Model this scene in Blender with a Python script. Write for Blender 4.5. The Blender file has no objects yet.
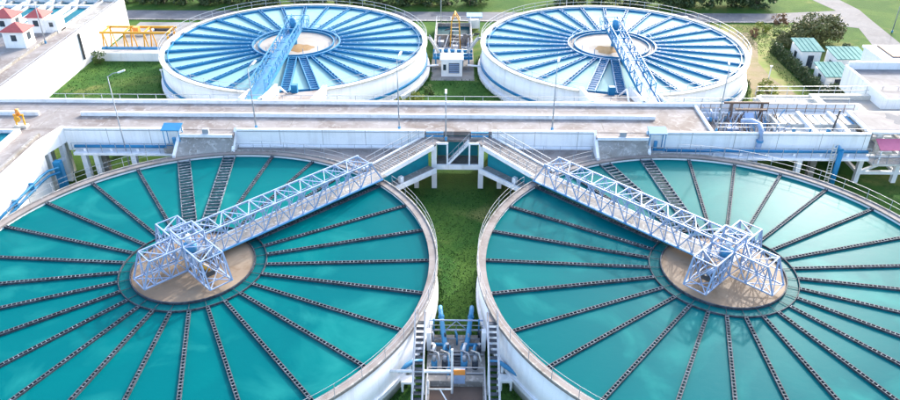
import bpy, math, random
from mathutils import Vector, Matrix
random.seed(7)
R = math.radians
scene = bpy.context.scene
col = scene.collection

# ------------------------------------------------------------------ camera
cam = bpy.data.cameras.new('camera'); cam_o = bpy.data.objects.new('camera', cam); col.objects.link(cam_o)
cam.sensor_width = 36.0; cam.lens = 745.0/900.0*36.0; cam.clip_end = 2000; cam.clip_start = .5
cam_o.matrix_world = (Matrix.Translation((0, 0, 37.5)) @ Matrix.Rotation(0.0105, 4, 'Z')
                      @ Matrix.Rotation(R(90-31.15), 4, 'X') @ Matrix.Rotation(0.0027, 4, 'Z'))
scene.camera = cam_o
# ------------------------------------------------------------------ sky, sun, exposure
SUN_AZ, SUN_EL = R(29), R(24)            # azimuth from +Y towards +X
world = bpy.data.worlds.new('World'); scene.world = world; world.use_nodes = True
wn = world.node_tree.nodes; wl = world.node_tree.links
sky = wn.new('ShaderNodeTexSky'); sky.sky_type = 'NISHITA'; sky.sun_disc = False
sky.sun_elevation = SUN_EL; sky.sun_rotation = SUN_AZ; sky.dust_density = 4.0; sky.air_density = 1.15; sky.ozone_density = 1.6
wn['Background'].inputs['Strength'].default_value = .15
wl.new(sky.outputs[0], wn['Background'].inputs[0])
sun = bpy.data.lights.new('sun', 'SUN'); sun.energy = 1.2; sun.angle = R(1.5); sun.color = (1, .975, .94)
sun_o = bpy.data.objects.new('sun', sun); col.objects.link(sun_o)
sd = Vector((math.sin(SUN_AZ)*math.cos(SUN_EL), math.cos(SUN_AZ)*math.cos(SUN_EL), math.sin(SUN_EL)))
sun_o.rotation_euler = sd.to_track_quat('Z', 'Y').to_euler(); sun_o.location = sd*200
vs = scene.view_settings; vs.view_transform = 'Standard'; vs.look = 'None'; vs.gamma = 1; vs.exposure = 2.18

# ------------------------------------------------------------------ materials
def nodes(name):
    m = bpy.data.materials.new(name); m.use_nodes = True
    return m, m.node_tree.nodes, m.node_tree.links, m.node_tree.nodes['Principled BSDF']
def noise(n, l, pos, scale, detail=4, dist=0, sc=(1, 1, 1), rough=.55):
    mp = n.new('ShaderNodeMapping'); mp.inputs['Scale'].default_value = sc; l.new(pos, mp.inputs[0])
    t = n.new('ShaderNodeTexNoise'); t.inputs['Scale'].default_value = scale; t.inputs['Detail'].default_value = detail
    t.inputs['Distortion'].default_value = dist; t.inputs['Roughness'].default_value = rough; l.new(mp.outputs[0], t.inputs['Vector'])
    return t.outputs['Fac']
def ramp(n, l, fac, a, b):
    r = n.new('ShaderNodeMapRange'); r.inputs['From Min'].default_value = a; r.inputs['From Max'].default_value = b
    r.clamp = True; l.new(fac, r.inputs['Value']); return r.outputs[0]
def mix(n, l, fac, a, b):
    m = n.new('ShaderNodeMix'); m.data_type = 'RGBA'
    if isinstance(fac, (int, float)): m.inputs[0].default_value = fac
    else: l.new(fac, m.inputs[0])
    for i, v in ((6, a), (7, b)):
        if isinstance(v, tuple): m.inputs[i].default_value = (*v, 1)
        else: l.new(v, m.inputs[i])
    return m.outputs[2]
def bump(n, l, p, h, strength, dist):
    b = n.new('ShaderNodeBump'); b.inputs['Strength'].default_value = strength; b.inputs['Distance'].default_value = dist
    l.new(h, b.inputs['Height']); l.new(b.outputs[0], p.inputs['Normal'])
def surf(name, c, c2=None, rough=.75, scale=.6, lo=.42, hi=.68, c3=None, streak=0, metal=0, grain=.06, bmp=.15, spec=.4):
    """weathered surface: base colour, broad stains c2, finer dirt c3, run-down streaks on upright faces"""
    m, n, l, p = nodes(name)
    pos = n.new('ShaderNodeNewGeometry').outputs['Position']
    o = c
    if c2: o = mix(n, l, ramp(n, l, noise(n, l, pos, scale, 6, .8), lo, hi), o, c2)
    if c3: o = mix(n, l, ramp(n, l, noise(n, l, pos, scale*4.3, 5, 1.2), .52, .72), o, c3)
    if streak:
        f = ramp(n, l, noise(n, l, pos, 1.0, 4, 0, (2.2, 2.2, .12)), .5, .74)
        q = n.new('ShaderNodeMath'); q.operation = 'MULTIPLY'; q.inputs[1].default_value = streak; l.new(f, q.inputs[0])
        o = mix(n, l, q.outputs[0], o, (.30, .28, .25))
    g = noise(n, l, pos, 14, 3)
    o2 = mix(n, l, ramp(n, l, g, .3, .7), tuple(v*(1-grain*2) for v in c), c) if not c2 else o
    if c2:
        d = n.new('ShaderNodeMath'); d.operation = 'MULTIPLY'; d.inputs[1].default_value = grain*2.5; l.new(ramp(n, l, g, .45, .75), d.inputs[0])
        o2 = mix(n, l, d.outputs[0], o, tuple(v*.45 for v in c))
    l.new(o2, p.inputs['Base Color']); p.inputs['Roughness'].default_value = rough; p.inputs['Metallic'].default_value = metal
    p.inputs['Specular IOR Level'].default_value = spec
    if bmp: bump(n, l, p, g, bmp, .02)
    return m
def water(name, c, c2, rough, nscale=.12, c3=None, wave=.12, lo=.45, hi=.72):
    m, n, l, p = nodes(name)
    pos = n.new('ShaderNodeNewGeometry').outputs['Position']
    o = mix(n, l, ramp(n, l, noise(n, l, pos, nscale, 5, .6), lo, hi), c, c2)
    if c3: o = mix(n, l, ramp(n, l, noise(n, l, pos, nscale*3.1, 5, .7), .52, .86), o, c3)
    l.new(o, p.inputs['Base Color']); p.inputs['Roughness'].default_value = rough; p.inputs['IOR'].default_value = 1.33; p.inputs['Specular IOR Level'].default_value = .032
    bump(n, l, p, noise(n, l, pos, 1.6, 4, .4, (1, 1.6, 1)), wave, .05)
    return m
M = {}
M['deck'] = surf('stained_concrete_deck', (.23, .218, .222), (.135, .112, .105), .85, .30, .42, .68, (.29, .285, .29))
M['coping'] = surf('walkway_concrete', (.23, .208, .205), (.15, .127, .12), .85, .5, .42, .68, (.25, .235, .235))
M['concrete'] = surf('grey_concrete', (.27, .265, .26), (.18, .165, .15), .88, .5, .42, .68, (.46, .45, .44))
M['dark_concrete'] = surf('damp_concrete', (.20, .19, .18), (.12, .11, .1), .85, .6, .4, .65, (.27, .25, .23))
M['white'] = surf('white_wall_paint', (.82, .83, .85), (.74, .74, .75), .7, .45, .5, .78, None, .24)
M['whitebeam'] = surf('white_beam_paint', (.76, .78, .83), (.64, .65, .68), .65, .8, .48, .74, None, .22)
M['steel'] = surf('pale_blue_truss_paint', (.27, .36, .54), (.20, .27, .40), .55, 1.6, .5, .75, bmp=.05)
M['blue'] = surf('bright_blue_paint', (.006, .15, .33), (.010, .20, .40), .5, .8, .4, .7, bmp=.05)
M['cyanblue'] = surf('light_blue_paint', (.05, .25, .47), (.035, .19, .38), .5, .9, .4, .7, bmp=.05)
M['teal'] = surf('teal_channel_paint', (.004, .20, .26), (.004, .15, .2), .5, .6, .45, .7)
M['rail'] = surf('galvanised_rail', (.33, .36, .41), None, .5, metal=.15, bmp=0)
M['launder'] = surf('launder_plate', (.065, .08, .105), (.03, .038, .05), .7, 2.2, .4, .62, bmp=.05, spec=.12)
M['rung'] = surf('launder_rung', (.23, .27, .32), (.08, .10, .125), .7, 2.5, .34, .56, bmp=0, spec=.12)
M['dark'] = surf('dark_steel', (.05, .055, .065), (.09, .08, .075), .6, 2.)
M['rust'] = surf('rusty_steel', (.16, .10, .075), (.09, .07, .065), .75, 2.)
M['yellow'] = surf('yellow_paint', (.62, .30, .02), (.5, .23, .02), .5, 1.2)
M['orange'] = surf('orange_paint', (.75, .28, .06), None, .5)
M['red'] = surf('red_tile', (.40, .085, .085), (.32, .07, .07), .65, 1.5)
M['pink'] = surf('faded_pink_sheet', (.60, .16, .26), (.52, .13, .22), .6, 1.)
M['greenroof'] = surf('green_sheet_roof', (.08, .22, .215), (.12, .27, .26), .9, .9)
M['cream'] = surf('cream_concrete', (.50, .49, .46), (.40, .39, .36), .8, .6, .45, .7, (.7, .7, .68))
M['greyroof'] = surf('grey_roof_felt', (.20, .20, .215), (.14, .14, .15), .85, .5)
M['glass'] = surf('window_glass', (.03, .05, .07), None, .12, bmp=0, spec=.6)
M['asphalt'] = surf('asphalt', (.12, .13, .155), (.09, .097, .115), .9, .3, .4, .68, (.145, .155, .175))
M['paving'] = surf('pale_yard_paving', (.25, .25, .25), (.18, .175, .17), .9, .4, .42, .68)
M['dirt'] = surf('dry_earth', (.21, .165, .10), (.17, .155, .065), .95, .4, .42, .6, (.26, .21, .135))
M['meadow'] = surf('sunburnt_meadow', (.15, .20, .035), (.23, .215, .07), .95, .35, .42, .62, (.10, .17, .028))
M['bark'] = surf('bark', (.10, .075, .055), (.06, .045, .035), .95, 3.)
M['lamp'] = surf('lamp_lens', (.85, .85, .82), None, .3, bmp=0)
M['water'] = water('teal_clarifier_water', (.000, .100, .116), (.000, .140, .144), .37, .055, (.016, .205, .195))  # lightest patches are painted cloud reflections mixed with floc
M['pale_water'] = water('pale_clarifier_water', (.21, .38, .40), (.25, .42, .44), .36, .12, (.26, .43, .44))  # paleness from clearer water plus sky reflection put into the base colour
M['brown_water'] = water('turbid_brown_water', (.23, .175, .13), (.28, .225, .17), .35, .35, (.17, .12, .08))
M['beige_water'] = water('pale_beige_water', (.34, .32, .30), (.40, .38, .36), .35, .3, (.40, .34, .28))
M['plume'] = water('brown_plume', (.26, .17, .09), (.34, .24, .14), .4, .7, (.2, .12, .06))
M['trough'] = water('launder_water', (.01, .055, .07), (.015, .075, .09), .25, .8)
M['ringwater'] = water('ring_launder_water', (.004, .095, .105), (.006, .12, .13), .25, .6)
M['sludge'] = water('sludge_pit_water', (.14, .105, .09), (.17, .13, .11), .3, .5)
M['basin'] = water('blue_basin_water', (.004, .11, .16), (.008, .15, .21), .25, .3)
def leafmat(name, a, b, c):
    m, n, l, p = nodes(name)
    g = n.new('ShaderNodeNewGeometry'); oi = n.new('ShaderNodeObjectInfo')
    o = mix(n, l, g.outputs['Random Per Island'], a, b)
    o = mix(n, l, ramp(n, l, noise(n, l, g.outputs['Position'], .5, 3), .45, .7), o, c)
    l.new(o, p.inputs['Base Color']); p.inputs['Roughness'].default_value = .6; p.inputs['Specular IOR Level'].default_value = .3
    return m
M['leaf_dark'] = leafmat('dark_leaves', (.032, .060, .026), (.075, .115, .042), (.055, .085, .034))
M['leaf_mid'] = leafmat('mid_leaves', (.05, .095, .02), (.10, .16, .03), (.08, .125, .025))
M['leaf_olive'] = leafmat('olive_leaves', (.07, .08, .03), (.14, .145, .055), (.11, .12, .04))
M['leaf_yellow'] = leafmat('yellow_green_leaves', (.16, .20, .03), (.28, .30, .05), (.22, .25, .04))
M['leaf_red'] = leafmat('reddish_leaves', (.20, .10, .06), (.28, .16, .09), (.18, .12, .05))
M['blade'] = leafmat('grass_blades', (.022, .075, .016), (.040, .112, .022), (.032, .092, .018))
def groundmat():
    m, n, l, p = nodes('grassy_ground')
    pos = n.new('ShaderNodeNewGeometry').outputs['Position']
    o = mix(n, l, ramp(n, l, noise(n, l, pos, .16, 5, .8), .40, .66), (.028, .088, .018), (.060, .125, .024))
    o = mix(n, l, ramp(n, l, noise(n, l, pos, .07, 6, 1.4), .54, .70), o, (.16, .17, .055))
    o = mix(n, l, ramp(n, l, noise(n, l, pos, 2.5, 4, .5), .55, .75), o, (.028, .060, .014))
    l.new(o, p.inputs['Base Color']); p.inputs['Roughness'].default_value = .95; p.inputs['Specular IOR Level'].default_value = .1
    bump(n, l, p, noise(n, l, pos, 6, 4), .6, .12)
    return m
M['ground'] = groundmat()

# ------------------------------------------------------------------ mesh builder
class MB:
    def __init__(s): s.v = []; s.f = []
    def add(s, vs_, fs):
        k = len(s.v); s.v += [tuple(v) for v in vs_]; s.f += [tuple(i+k for i in f) for f in fs]; return s
    BOXF = [(0, 3, 2, 1), (4, 5, 6, 7), (0, 1, 5, 4), (1, 2, 6, 5), (2, 3, 7, 6), (3, 0, 4, 7)]
    def box(s, x0, x1, y0, y1, z0, z1):
        return s.add([(x0, y0, z0), (x1, y0, z0), (x1, y1, z0), (x0, y1, z0), (x0, y0, z1), (x1, y0, z1), (x1, y1, z1), (x0, y1, z1)], MB.BOXF)
    def hexa(s, p): return s.add(p, MB.BOXF)
    def prism(s, poly, z0, z1):
        """poly ccw; z0/z1 number or per-vertex list"""
        k = len(poly); a = z0 if isinstance(z0, (list, tuple)) else [z0]*k; b = z1 if isinstance(z1, (list, tuple)) else [z1]*k
        return s.add([(x, y, a[i]) for i, (x, y) in enumerate(poly)]+[(x, y, b[i]) for i, (x, y) in enumerate(poly)],
                     [tuple(range(k))[::-1], tuple(range(k, 2*k))]+[(i, (i+1) % k, (i+1) % k+k, i+k) for i in range(k)])
    def bar(s, a, b, w, h=None):
        a = Vector(a); b = Vector(b); d = (b-a).normalized(); h = h or w
        up = Vector((0, 0, 1)) if abs(d.z) < .95 else Vector((0, 1, 0))
        x = d.cross(up).normalized()*w/2; y = x.cross(d).normalized()*h/2
        return s.add([a-x-y, a+x-y, a+x+y, a-x+y, b-x-y, b+x-y, b+x+y, b-x+y], MB.BOXF)
    def tube(s, pts, r, n=10, cap=True):
        pts = [Vector(p) for p in pts]; rr = r if isinstance(r, (list, tuple)) else [r]*len(pts); k0 = len(s.v)
        for i, p in enumerate(pts):
            d = (pts[min(i+1, len(pts)-1)]-pts[max(i-1, 0)]).normalized()
            up = Vector((0, 0, 1)) if abs(d.z) < .9 else Vector((1, 0, 0))
            x = d.cross(up).normalized(); y = d.cross(x)
            for j in range(n):
                t = 2*math.pi*j/n; s.v.append(tuple(p+(x*math.cos(t)+y*math.sin(t))*rr[i]))
        for i in range(len(pts)-1):
            for j in range(n):
                a = k0+i*n+j; b = k0+i*n+(j+1) % n; s.f.append((a, b, b+n, a+n))
        if cap:
            s.f.append(tuple(range(k0+n-1, k0-1, -1))); e = k0+(len(pts)-1)*n; s.f.append(tuple(range(e, e+n)))
        return s
    def ring(s, cx, cy, r0, r1, z0, z1, n=120, a0=0, a1=360, z1o=None):
        """annular prism between angles (degrees)"""
        full = abs(a1-a0) >= 360; k = n if full else n+1; k0 = len(s.v); zo = z1 if z1o is None else z1o
        for i in range(k):
            t = R(a0+(a1-a0)*i/n); c, q = math.cos(t), math.sin(t)
            s.v += [(cx+r0*c, cy+r0*q, z0), (cx+r1*c, cy+r1*q, z0), (cx+r1*c, cy+r1*q, zo), (cx+r0*c, cy+r0*q, z1)]
        for i in range(n):
            a = k0+4*i; b = k0+4*((i+1) % k)
            s.f += [(a, b, b+1, a+1), (a+1, b+1, b+2, a+2), (a+2, b+2, b+3, a+3), (a+3, b+3, b, a)]
        if not full:
            s.f += [(k0, k0+1, k0+2, k0+3), (k0+4*n+3, k0+4*n+2, k0+4*n+1, k0+4*n)]
        return s
    def disc(s, cx, cy, r, z, n=96, r0=0, wob=0):
        k0 = len(s.v)
        for i in range(n):
            t = 2*math.pi*i/n; q = r*(1+wob*math.sin(3*t+1)+wob*.7*math.sin(7*t))
            s.v.append((cx+q*math.cos(t), cy+q*math.sin(t), z))
        s.f.append(tuple(range(k0, k0+n))); return s
    def rail(s, pts, h=1.05, step=1.6, w=.05, mids=1):
        pts = [Vector(p) for p in pts]
        for a, b in zip(pts, pts[1:]):
            L = (b-a).length; k = max(1, round(L/step))
            for i in range(k+1 if b is pts[-1] else k):
                p = a.lerp(b, i/k); s.bar(p, p+Vector((0, 0, h)), w)
            for j in range(mids+1):
                z = Vector((0, 0, h*(1-j/(mids+1)))); s.bar(a+z, b+z, w)
        return s
    def mesh(s, name):
        me = bpy.data.meshes.new(name); me.from_pydata(s.v, [], s.f); me.update(); return me
    def build(s, name, mat, parent=None, smooth=False):
        me = s.mesh(name); me.materials.append(M[mat])
        if smooth: me.polygons.foreach_set('use_smooth', [True]*len(me.polygons))
        o = bpy.data.objects.new(name, me); col.objects.link(o)
        if parent:
            o.parent = parent; o.matrix_parent_inverse = Matrix.Translation(parent.location).inverted() if parent.type == 'EMPTY' else Matrix.Identity(4)
        return o
def tag(o, label, cat, group=None):
    o['label'] = label; o['category'] = cat
    if group: o['group'] = group
    return o
def thing(name, loc, label, cat, group=None):
    o = bpy.data.objects.new(name, None); o.empty_display_size = .5; o.location = loc; col.objects.link(o)
    return tag(o, label, cat, group)
def struct(o): o['kind'] = 'structure'; return o
def stuff(o): o['kind'] = 'stuff'; return o
_unit = {}
def member(name, a, b, w, mat, parent, h=None):
    """one straight steel member as an object of its own; all of one material share a mesh"""
    if mat not in _unit:
        me = MB().box(-.5, .5, -.5, .5, 0, 1).mesh('member_'+mat); me.materials.append(M[mat]); _unit[mat] = me
    o = bpy.data.objects.new(name, _unit[mat]); col.objects.link(o)
    a = Vector(a); b = Vector(b); d = b-a
    up = Vector((0, 0, 1)) if abs(d.normalized().z) < .95 else Vector((0, 1, 0))
    x = d.normalized().cross(up).normalized(); y = d.normalized().cross(x)
    rot = Matrix((x, y, d.normalized())).transposed().to_4x4()
    o.matrix_basis = Matrix.Translation(a-parent.location) @ rot @ Matrix.Diagonal((w, h or w, d.length, 1)); o.parent = parent
    return o
def put(me, name, parent, mtx):
    o = bpy.data.objects.new(name, me); col.objects.link(o); o.parent = parent; o.matrix_basis = mtx; return o

# ------------------------------------------------------------------ ground and roads
g = MB(); N = 60
for j in range(N+1):
    for i in range(N+1): g.v.append((-600+1200*i/N, -300+1200*j/N, 0))
g.f = [(j*(N+1)+i, j*(N+1)+i+1, (j+1)*(N+1)+i+1, (j+1)*(N+1)+i) for j in range(N) for i in range(N)]
struct(g.build('ground', 'ground'))
def sheet(name, poly, z, mat): return struct(MB().prism(poly, z-.05, z).build(name, mat))
sheet('road', [(-300, 117.4), (52, 118.2), (58, 117.8), (63.2, 115.5), (66, 119), (63.6, 124.6), (52, 122.8), (-300, 122.4)], .016, 'asphalt')
sheet('side_road', [(59.0, 96), (66, 96), (66.2, 108.2), (67.2, 119.8), (67.8, 125.2), (67.0, 131), (64, 145), (58, 170), (40, 230), (34, 228), (53, 168), (59.5, 145), (62.2, 131), (63.6, 125), (63.7, 117.6), (61.6, 107.2)], .012, 'asphalt')
sheet('kerb_strip', [(-300, 116.9), (52, 117.7), (52, 118.18), (-300, 117.38)], .12, 'concrete')
sheet('meadow', [(35, 83.2), (45.2, 83.2), (45.2, 104), (48, 108), (56, 112), (57, 117), (37, 117), (38, 108), (39.6, 98), (38, 90)], .004, 'meadow')
sheet('dirt_path', [(36.5, 84), (43.2, 83.5), (43.4, 88), (42.0, 94), (42.2, 100), (44.8, 108), (45, 113), (42, 113.5), (40, 108), (39.6, 101), (38.5, 94), (37.6, 88)], .008, 'dirt')
sheet('yard', [(-51, 101.2), (-40, 101.2), (-38, 107), (-38, 116.4), (-51, 116.4)], .010, 'paving')
sheet('pump_yard', [(-3.6, 92.6), (2.2, 92.6), (2.2, 114), (-3.6, 114)], .014, 'paving')
sheet('right_yard', [(41.2, 73.0), (75, 73.0), (75, 80), (50.5, 82.8), (41.2, 83)], .018, 'paving')

# ------------------------------------------------------------------ front clarifiers
ZR, ZW = 4.0, 3.66
LC, RC = (-20.0, 45.84), (20.19, 45.84)
RI, RO = 18.0, 18.62
def launder_mesh(name, L, w, step, z0=-.42, z1=.16):
    m = MB()
    for s in (-1, 1): m.box(0, L, s*w/2-.032, s*w/2+.032, z0, z1)
    return m.mesh(name)
def rung_mesh(L, w, step, z=.10, cross=True):
    m = MB(); k = int(L/step)
    for i in range(k+1):
        x = .1+i*(L-.2)/k; m.box(x-.028, x+.028, -w/2-.04, w/2+.04, z, z+.06)
    return m
nar_plate = launder_mesh('launder_plates', RI-5.5+.1, .21, .4); nar_plate.materials.append(M['launder'])
nar_rung = rung_mesh(RI-5.5, .18, .30).mesh('launder_rungs'); nar_rung.materials.append(M['rung'])
nar_water = MB().box(0, RI-5.5, -.09, .09, -.1, .03).mesh('launder_flow'); nar_water.materials.append(M['trough'])
wid_plate = launder_mesh('wide_launder_plates', RI-5.5+.1, 1.1, .55); wid_plate.materials.append(M['rung'])
wid_water = MB().box(0, RI-5.5, -.5, .5, -.1, .03).mesh('wide_launder_flow'); wid_water.materials.append(M['trough'])
one_rung = MB().box(-.05, .05, -.6, .6, .11, .19).mesh('wide_rung'); one_rung.materials.append(M['rung'])

def clarifier(C, side, label):
    cx, cy = C
    t = thing('clarifier_tank', (cx, cy, 0), label, 'tank', 'front clarifier tanks')
    MB().ring(cx, cy, RI-.0, RI+.45, 0, ZR-.15, 160).build('wall', 'white', t, True)
    MB().ring(cx, cy, RI-.06, RO, ZR-.15, ZR, 160).build('coping', 'coping', t)
    MB().ring(cx, cy, RO-.12, RO+.0, ZR+.001, ZR+.10, 160).build('kerb', 'concrete', t)
    MB().ring(cx, cy, RI+.45, RI+.62, .9, 1.25, 160).build('ring_beam', 'whitebeam', t)
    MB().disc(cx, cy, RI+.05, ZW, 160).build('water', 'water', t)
    # outer handrail, open at the bridge and at the inlet apron
    gaps = [(40, 55), (92, 115)] if side > 0 else [(125, 140), (88, 112)]
    hr = MB(); prev = None
    for i in range(0, 109):
        a = i*360/108.0
        if any(g0 < a < g1 for g0, g1 in gaps): prev = None; continue
        p = Vector((cx+(RO-.06)*math.cos(R(a)), cy+(RO-.06)*math.sin(R(a)), ZR+.1))
        if i % 2 == 0: hr.bar(p, p+Vector((0, 0, .95)), .035)
        if prev is not None:
            for z in (.5, .95): hr.bar(prev+Vector((0, 0, z)), p+Vector((0, 0, z)), .022)
        prev = p
    stuff(hr.build('handrail', 'rail', t))
    for k in range(27):
        a = 270+k*360/27.0
        wide = abs((a % 360)-96.667) < 1 or abs((a % 360)-110) < 1
        mtx = Matrix.Rotation(R(a+random.uniform(-.25, .25)), 4, 'Z') @ Matrix.Translation((5.45, 0, ZW+random.uniform(-.03, .02)))
        if wide:
            o = put(wid_plate, 'wide_launder', t, mtx)
            put(wid_water, 'flow', o, Matrix.Identity(4))
            for i in range(23): put(one_rung, 'rung', o, Matrix.Translation((.3+i*.54, 0, 0)))
        else:
            o = put(nar_plate, 'launder', t, mtx)
            put(nar_water, 'flow', o, Matrix.Identity(4)); stuff(put(nar_rung, 'rungs', o, Matrix.Identity(4)))
    # ring launder round the mixing well
    ring = MB().ring(cx, cy, 5.40, 5.46, ZW-.4, ZW+.16, 96).build('ring_launder', 'launder', t)
    MB().ring(cx, cy, 4.62, 5.37, ZW-.3, ZW+.02, 96).build('ring_flow', 'ringwater', ring)
    rb = MB()
    for i in range(27):
        a = R(3+i*360/27); c, s = math.cos(a), math.sin(a)
        rb.bar((cx+4.6*c, cy+4.6*s, ZW+.1), (cx+5.4*c, cy+5.4*s, ZW+.1), .035)
    stuff(rb.build('ring_ribs', 'launder', ring))
    MB().ring(cx, cy, 4.53, 4.61, ZW-.4, ZW+.22, 96).build('mixing_well', 'launder', t)
    MB().disc(cx, cy, 4.52, ZW+.08, 96).build('mixing_water', 'brown_water', t)
    return t
clarifier(LC, 1, 'front left round clarifier tank of teal water with radial launders')
clarifier(RC, -1, 'front right round clarifier tank of teal water paling towards the far right')

# ------------------------------------------------------------------ truss bridges and hub frames
def frame45(C, side):
    c = math.sqrt(.5)
    return lambda u, v, z: (C[0]+side*(u*c-v*c), C[1]+u*c+v*c, z)
def truss_bridge(C, side, label):
    P = frame45(C, side); v0, v1, zb, zt = -.42, 1.48, 4.3, 6.35
    t = thing('truss_bridge', P(18.2, .5, ZR), label, 'bridge', 'truss bridges over the front tanks')
    u0, u1, nb = 1.2, 18.3, 13; du = (17.1-u0)/nb
    MB().hexa([P(u0, v0+.1, zb-.02), P(u1+.6, v0+.1, zb-.02), P(u1+.6, v1-.1, zb-.02), P(u0, v1-.1, zb-.02),
               P(u0, v0+.1, zb+.05), P(u1+.6, v0+.1, zb+.05), P(u1+.6, v1-.1, zb+.05), P(u0, v1-.1, zb+.05)]).build('walkway', 'concrete', t)
    for v in (v0, v1):
        member('bottom_chord', P(u0, v, zb), P(u1, v, zb), .12, 'steel', t)
        member('top_chord', P(u0, v, zt), P(17.1, v, zt), .12, 'steel', t)
        member('end_post', P(17.1, v, zt), P(u1, v, zb), .11, 'steel', t)
        for i in range(nb+1):
            u = u0+i*du; member('post', P(u, v, zb), P(u, v, zt), .07, 'steel', t)
            if i < nb:
                a, b = ((u, zb), (u+du, zt)) if i % 2 == 0 else ((u, zt), (u+du, zb))
                member('diagonal', P(a[0], v, a[1]), P(b[0], v, b[1]), .08, 'steel', t)
                member('counter_brace', P(a[0], v, zb+zt-a[1]), P(u+du/2, v, (zb+zt)/2), .05, 'steel', t)
                MB().hexa([P(u+du-.16, v-.075, zt-.2), P(u+du+.16, v-.075, zt-.2), P(u+du+.16, v+.075, zt-.2), P(u+du-.16, v+.075, zt-.2), P(u+du-.16, v-.075, zt+.05), P(u+du+.16, v-.075, zt+.05), P(u+du+.16, v+.075, zt+.05), P(u+du-.16, v+.075, zt+.05)]).build('gusset_plate', 'steel', t)
        member('side_rail', P(u0, v, zb+1.0), P(17.7, v, zb+1.0), .06, 'steel', t)
    for i in range(nb+1):
        u = u0+i*du; member('top_strut', P(u, v0, zt), P(u, v1, zt), .07, 'steel', t)
        if i < nb:
            a, b = (v0, v1) if i % 2 else (v1, v0)
            member('top_brace', P(u, a, zt), P(u+du, b, zt), .065, 'steel', t)
            member('floor_beam', P(u, v0, zb-.1), P(u, v1, zb-.1), .12, 'steel', t)
    # twin cable pipe hung on the near chord
    MB().tube([P(u0, v0-.16, zb+.02), P(u1, v0-.16, zb+.02)], .07, 6).build('conduit', 'cyanblue', t)
    return t
def hub_frame(C, side, label):
    P = frame45(C, side); zb, zt = 4.25, 6.3
    t = thing('scraper_drive_frame', (C[0], C[1], 3.75), label, 'machine', 'drive frames at the hubs of the front tanks')
    hw = .88
    def Q(k):  # local frame of arm k (rotated by k*90 deg from the bridge)
        def f(r, w, z):
            a = R(90*k); return P(r*math.cos(a)-w*math.sin(a), r*math.sin(a)+w*math.cos(a), z)
        return f
    for k in (1, 2, 3):
        f = Q(k); rb, rt = 4.25, 3.45
        for w in (-hw, hw):
            member('bottom_chord', f(.9, w, zb), f(rb, w, zb), .105, 'steel', t)
            member('top_chord', f(.9, w, zt), f(rt, w, zt), .105, 'steel', t)
            member('end_post', f(rt, w, zt), f(rb, w, zb), .105, 'steel', t)
            rs = (.9, 2.2, 3.45)
            for i, r in enumerate(rs): member('post', f(r, w, zb), f(r, w, zt), .07, 'steel', t)
            member('diagonal', f(.9, w, zt), f(2.2, w, zb), .07, 'steel', t); member('diagonal', f(2.2, w, zb), f(3.45, w, zt), .07, 'steel', t)
        for w in (-hw, hw):
            member('diagonal', f(.9, w, zb), f(2.2, w, zt), .055, 'steel', t); member('diagonal', f(2.2, w, zt), f(3.45, w, zb), .055, 'steel', t)
            member('mid_chord', f(.9, w, 5.3), f(3.85, w, 5.3), .06, 'steel', t)
        for r in (1.55, 2.85): member('cross_brace', f(r, -hw, zb), f(r, hw, zt), .05, 'steel', t); member('cross_brace', f(r, hw, zb), f(r, -hw, zt), .05, 'steel', t)
        for r in (2.2, 3.45): member('top_strut', f(r, -hw, zt), f(r, hw, zt), .07, 'steel', t)
        for r in (2.2, 3.45, 4.25): member('bottom_strut', f(r, -hw, zb), f(r, hw, zb), .07, 'steel', t)
        member('top_brace', f(.9, -hw, zt), f(2.2, hw, zt), .06, 'steel', t); member('top_brace', f(2.2, hw, zt), f(3.45, -hw, zt), .06, 'steel', t)
        member('end_brace', f(rt, -hw, zt), f(rb, hw, zb), .06, 'steel', t)
        member('bottom_brace', f(2.2, -hw, zb), f(4.25, hw, zb), .06, 'steel', t)
        member('bottom_brace', f(2.2, hw, zb), f(4.25, -hw, zb), .06, 'steel', t)
    # raised middle frame
    zz = 7.0
    cs = [(-1, -1), (1, -1), (1, 1), (-1, 1)]
    for i, (a, b) in enumerate(cs):
        a2, b2 = cs[(i+1) % 4]
        member('post', P(a*hw, b*hw, zb), P(a*hw, b*hw, zz), .105, 'steel', t)
        member('ring_beam', P(a*hw, b*hw, zz), P(a2*hw, b2*hw, zz), .105, 'steel', t)
        member('ring_beam', P(a*hw, b*hw, zt), P(a2*hw, b2*hw, zt), .105, 'steel', t)
        member('brace', P(a*hw, b*hw, zz), P(a2*hw, b2*hw, zt), .06, 'steel', t)
        member('brace', P(a*hw, b*hw, zb), P(a2*hw, b2*hw, zt), .06, 'steel', t)
    MB().hexa([P(*q) for q in ((-.85, -.85, 5.1), (.85, -.85, 5.1), (.85, .85, 5.1), (-.85, .85, 5.1), (-.85, -.85, 5.18), (.85, -.85, 5.18), (.85, .85, 5.18), (-.85, .85, 5.18))]).build('drive_platform', 'rail', t)
    MB().tube([P(0, 0, 3.2), P(0, 0, 5.1)], .28, 12).build('drive_shaft', 'steel', t, True)
    gb = MB().tube([P(0, 0, 5.18), P(0, 0, 5.75), P(0, 0, 5.9)], [.5, .5, .3], 14).build('gearbox', 'cyanblue', t, True)
    MB().tube([P(0, 0, 5.9), P(0, 0, 6.55)], .2, 12).build('motor', 'whitebeam', gb, True)
    # pump stand inside the third arm
    f = Q(3)
    MB().hexa([f(*q) for q in ((2.0, -.5, 4.3), (2.8, -.5, 4.3), (2.8, .35, 4.3), (2.0, .35, 4.3), (2.0, -.5, 4.7), (2.8, -.5, 4.7), (2.8, .35, 4.7), (2.0, .35, 4.7))]).build('pump_base', 'dark', t)
    MB().tube([f(2.1, -.1, 4.95), f(2.75, -.1, 4.95)], .2, 10).build('pump_motor', 'yellow' if side > 0 else 'steel', t, True)
    return t
truss_bridge(LC, 1, 'pale blue box truss bridge from the centre walkway to the left tank hub')
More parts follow.
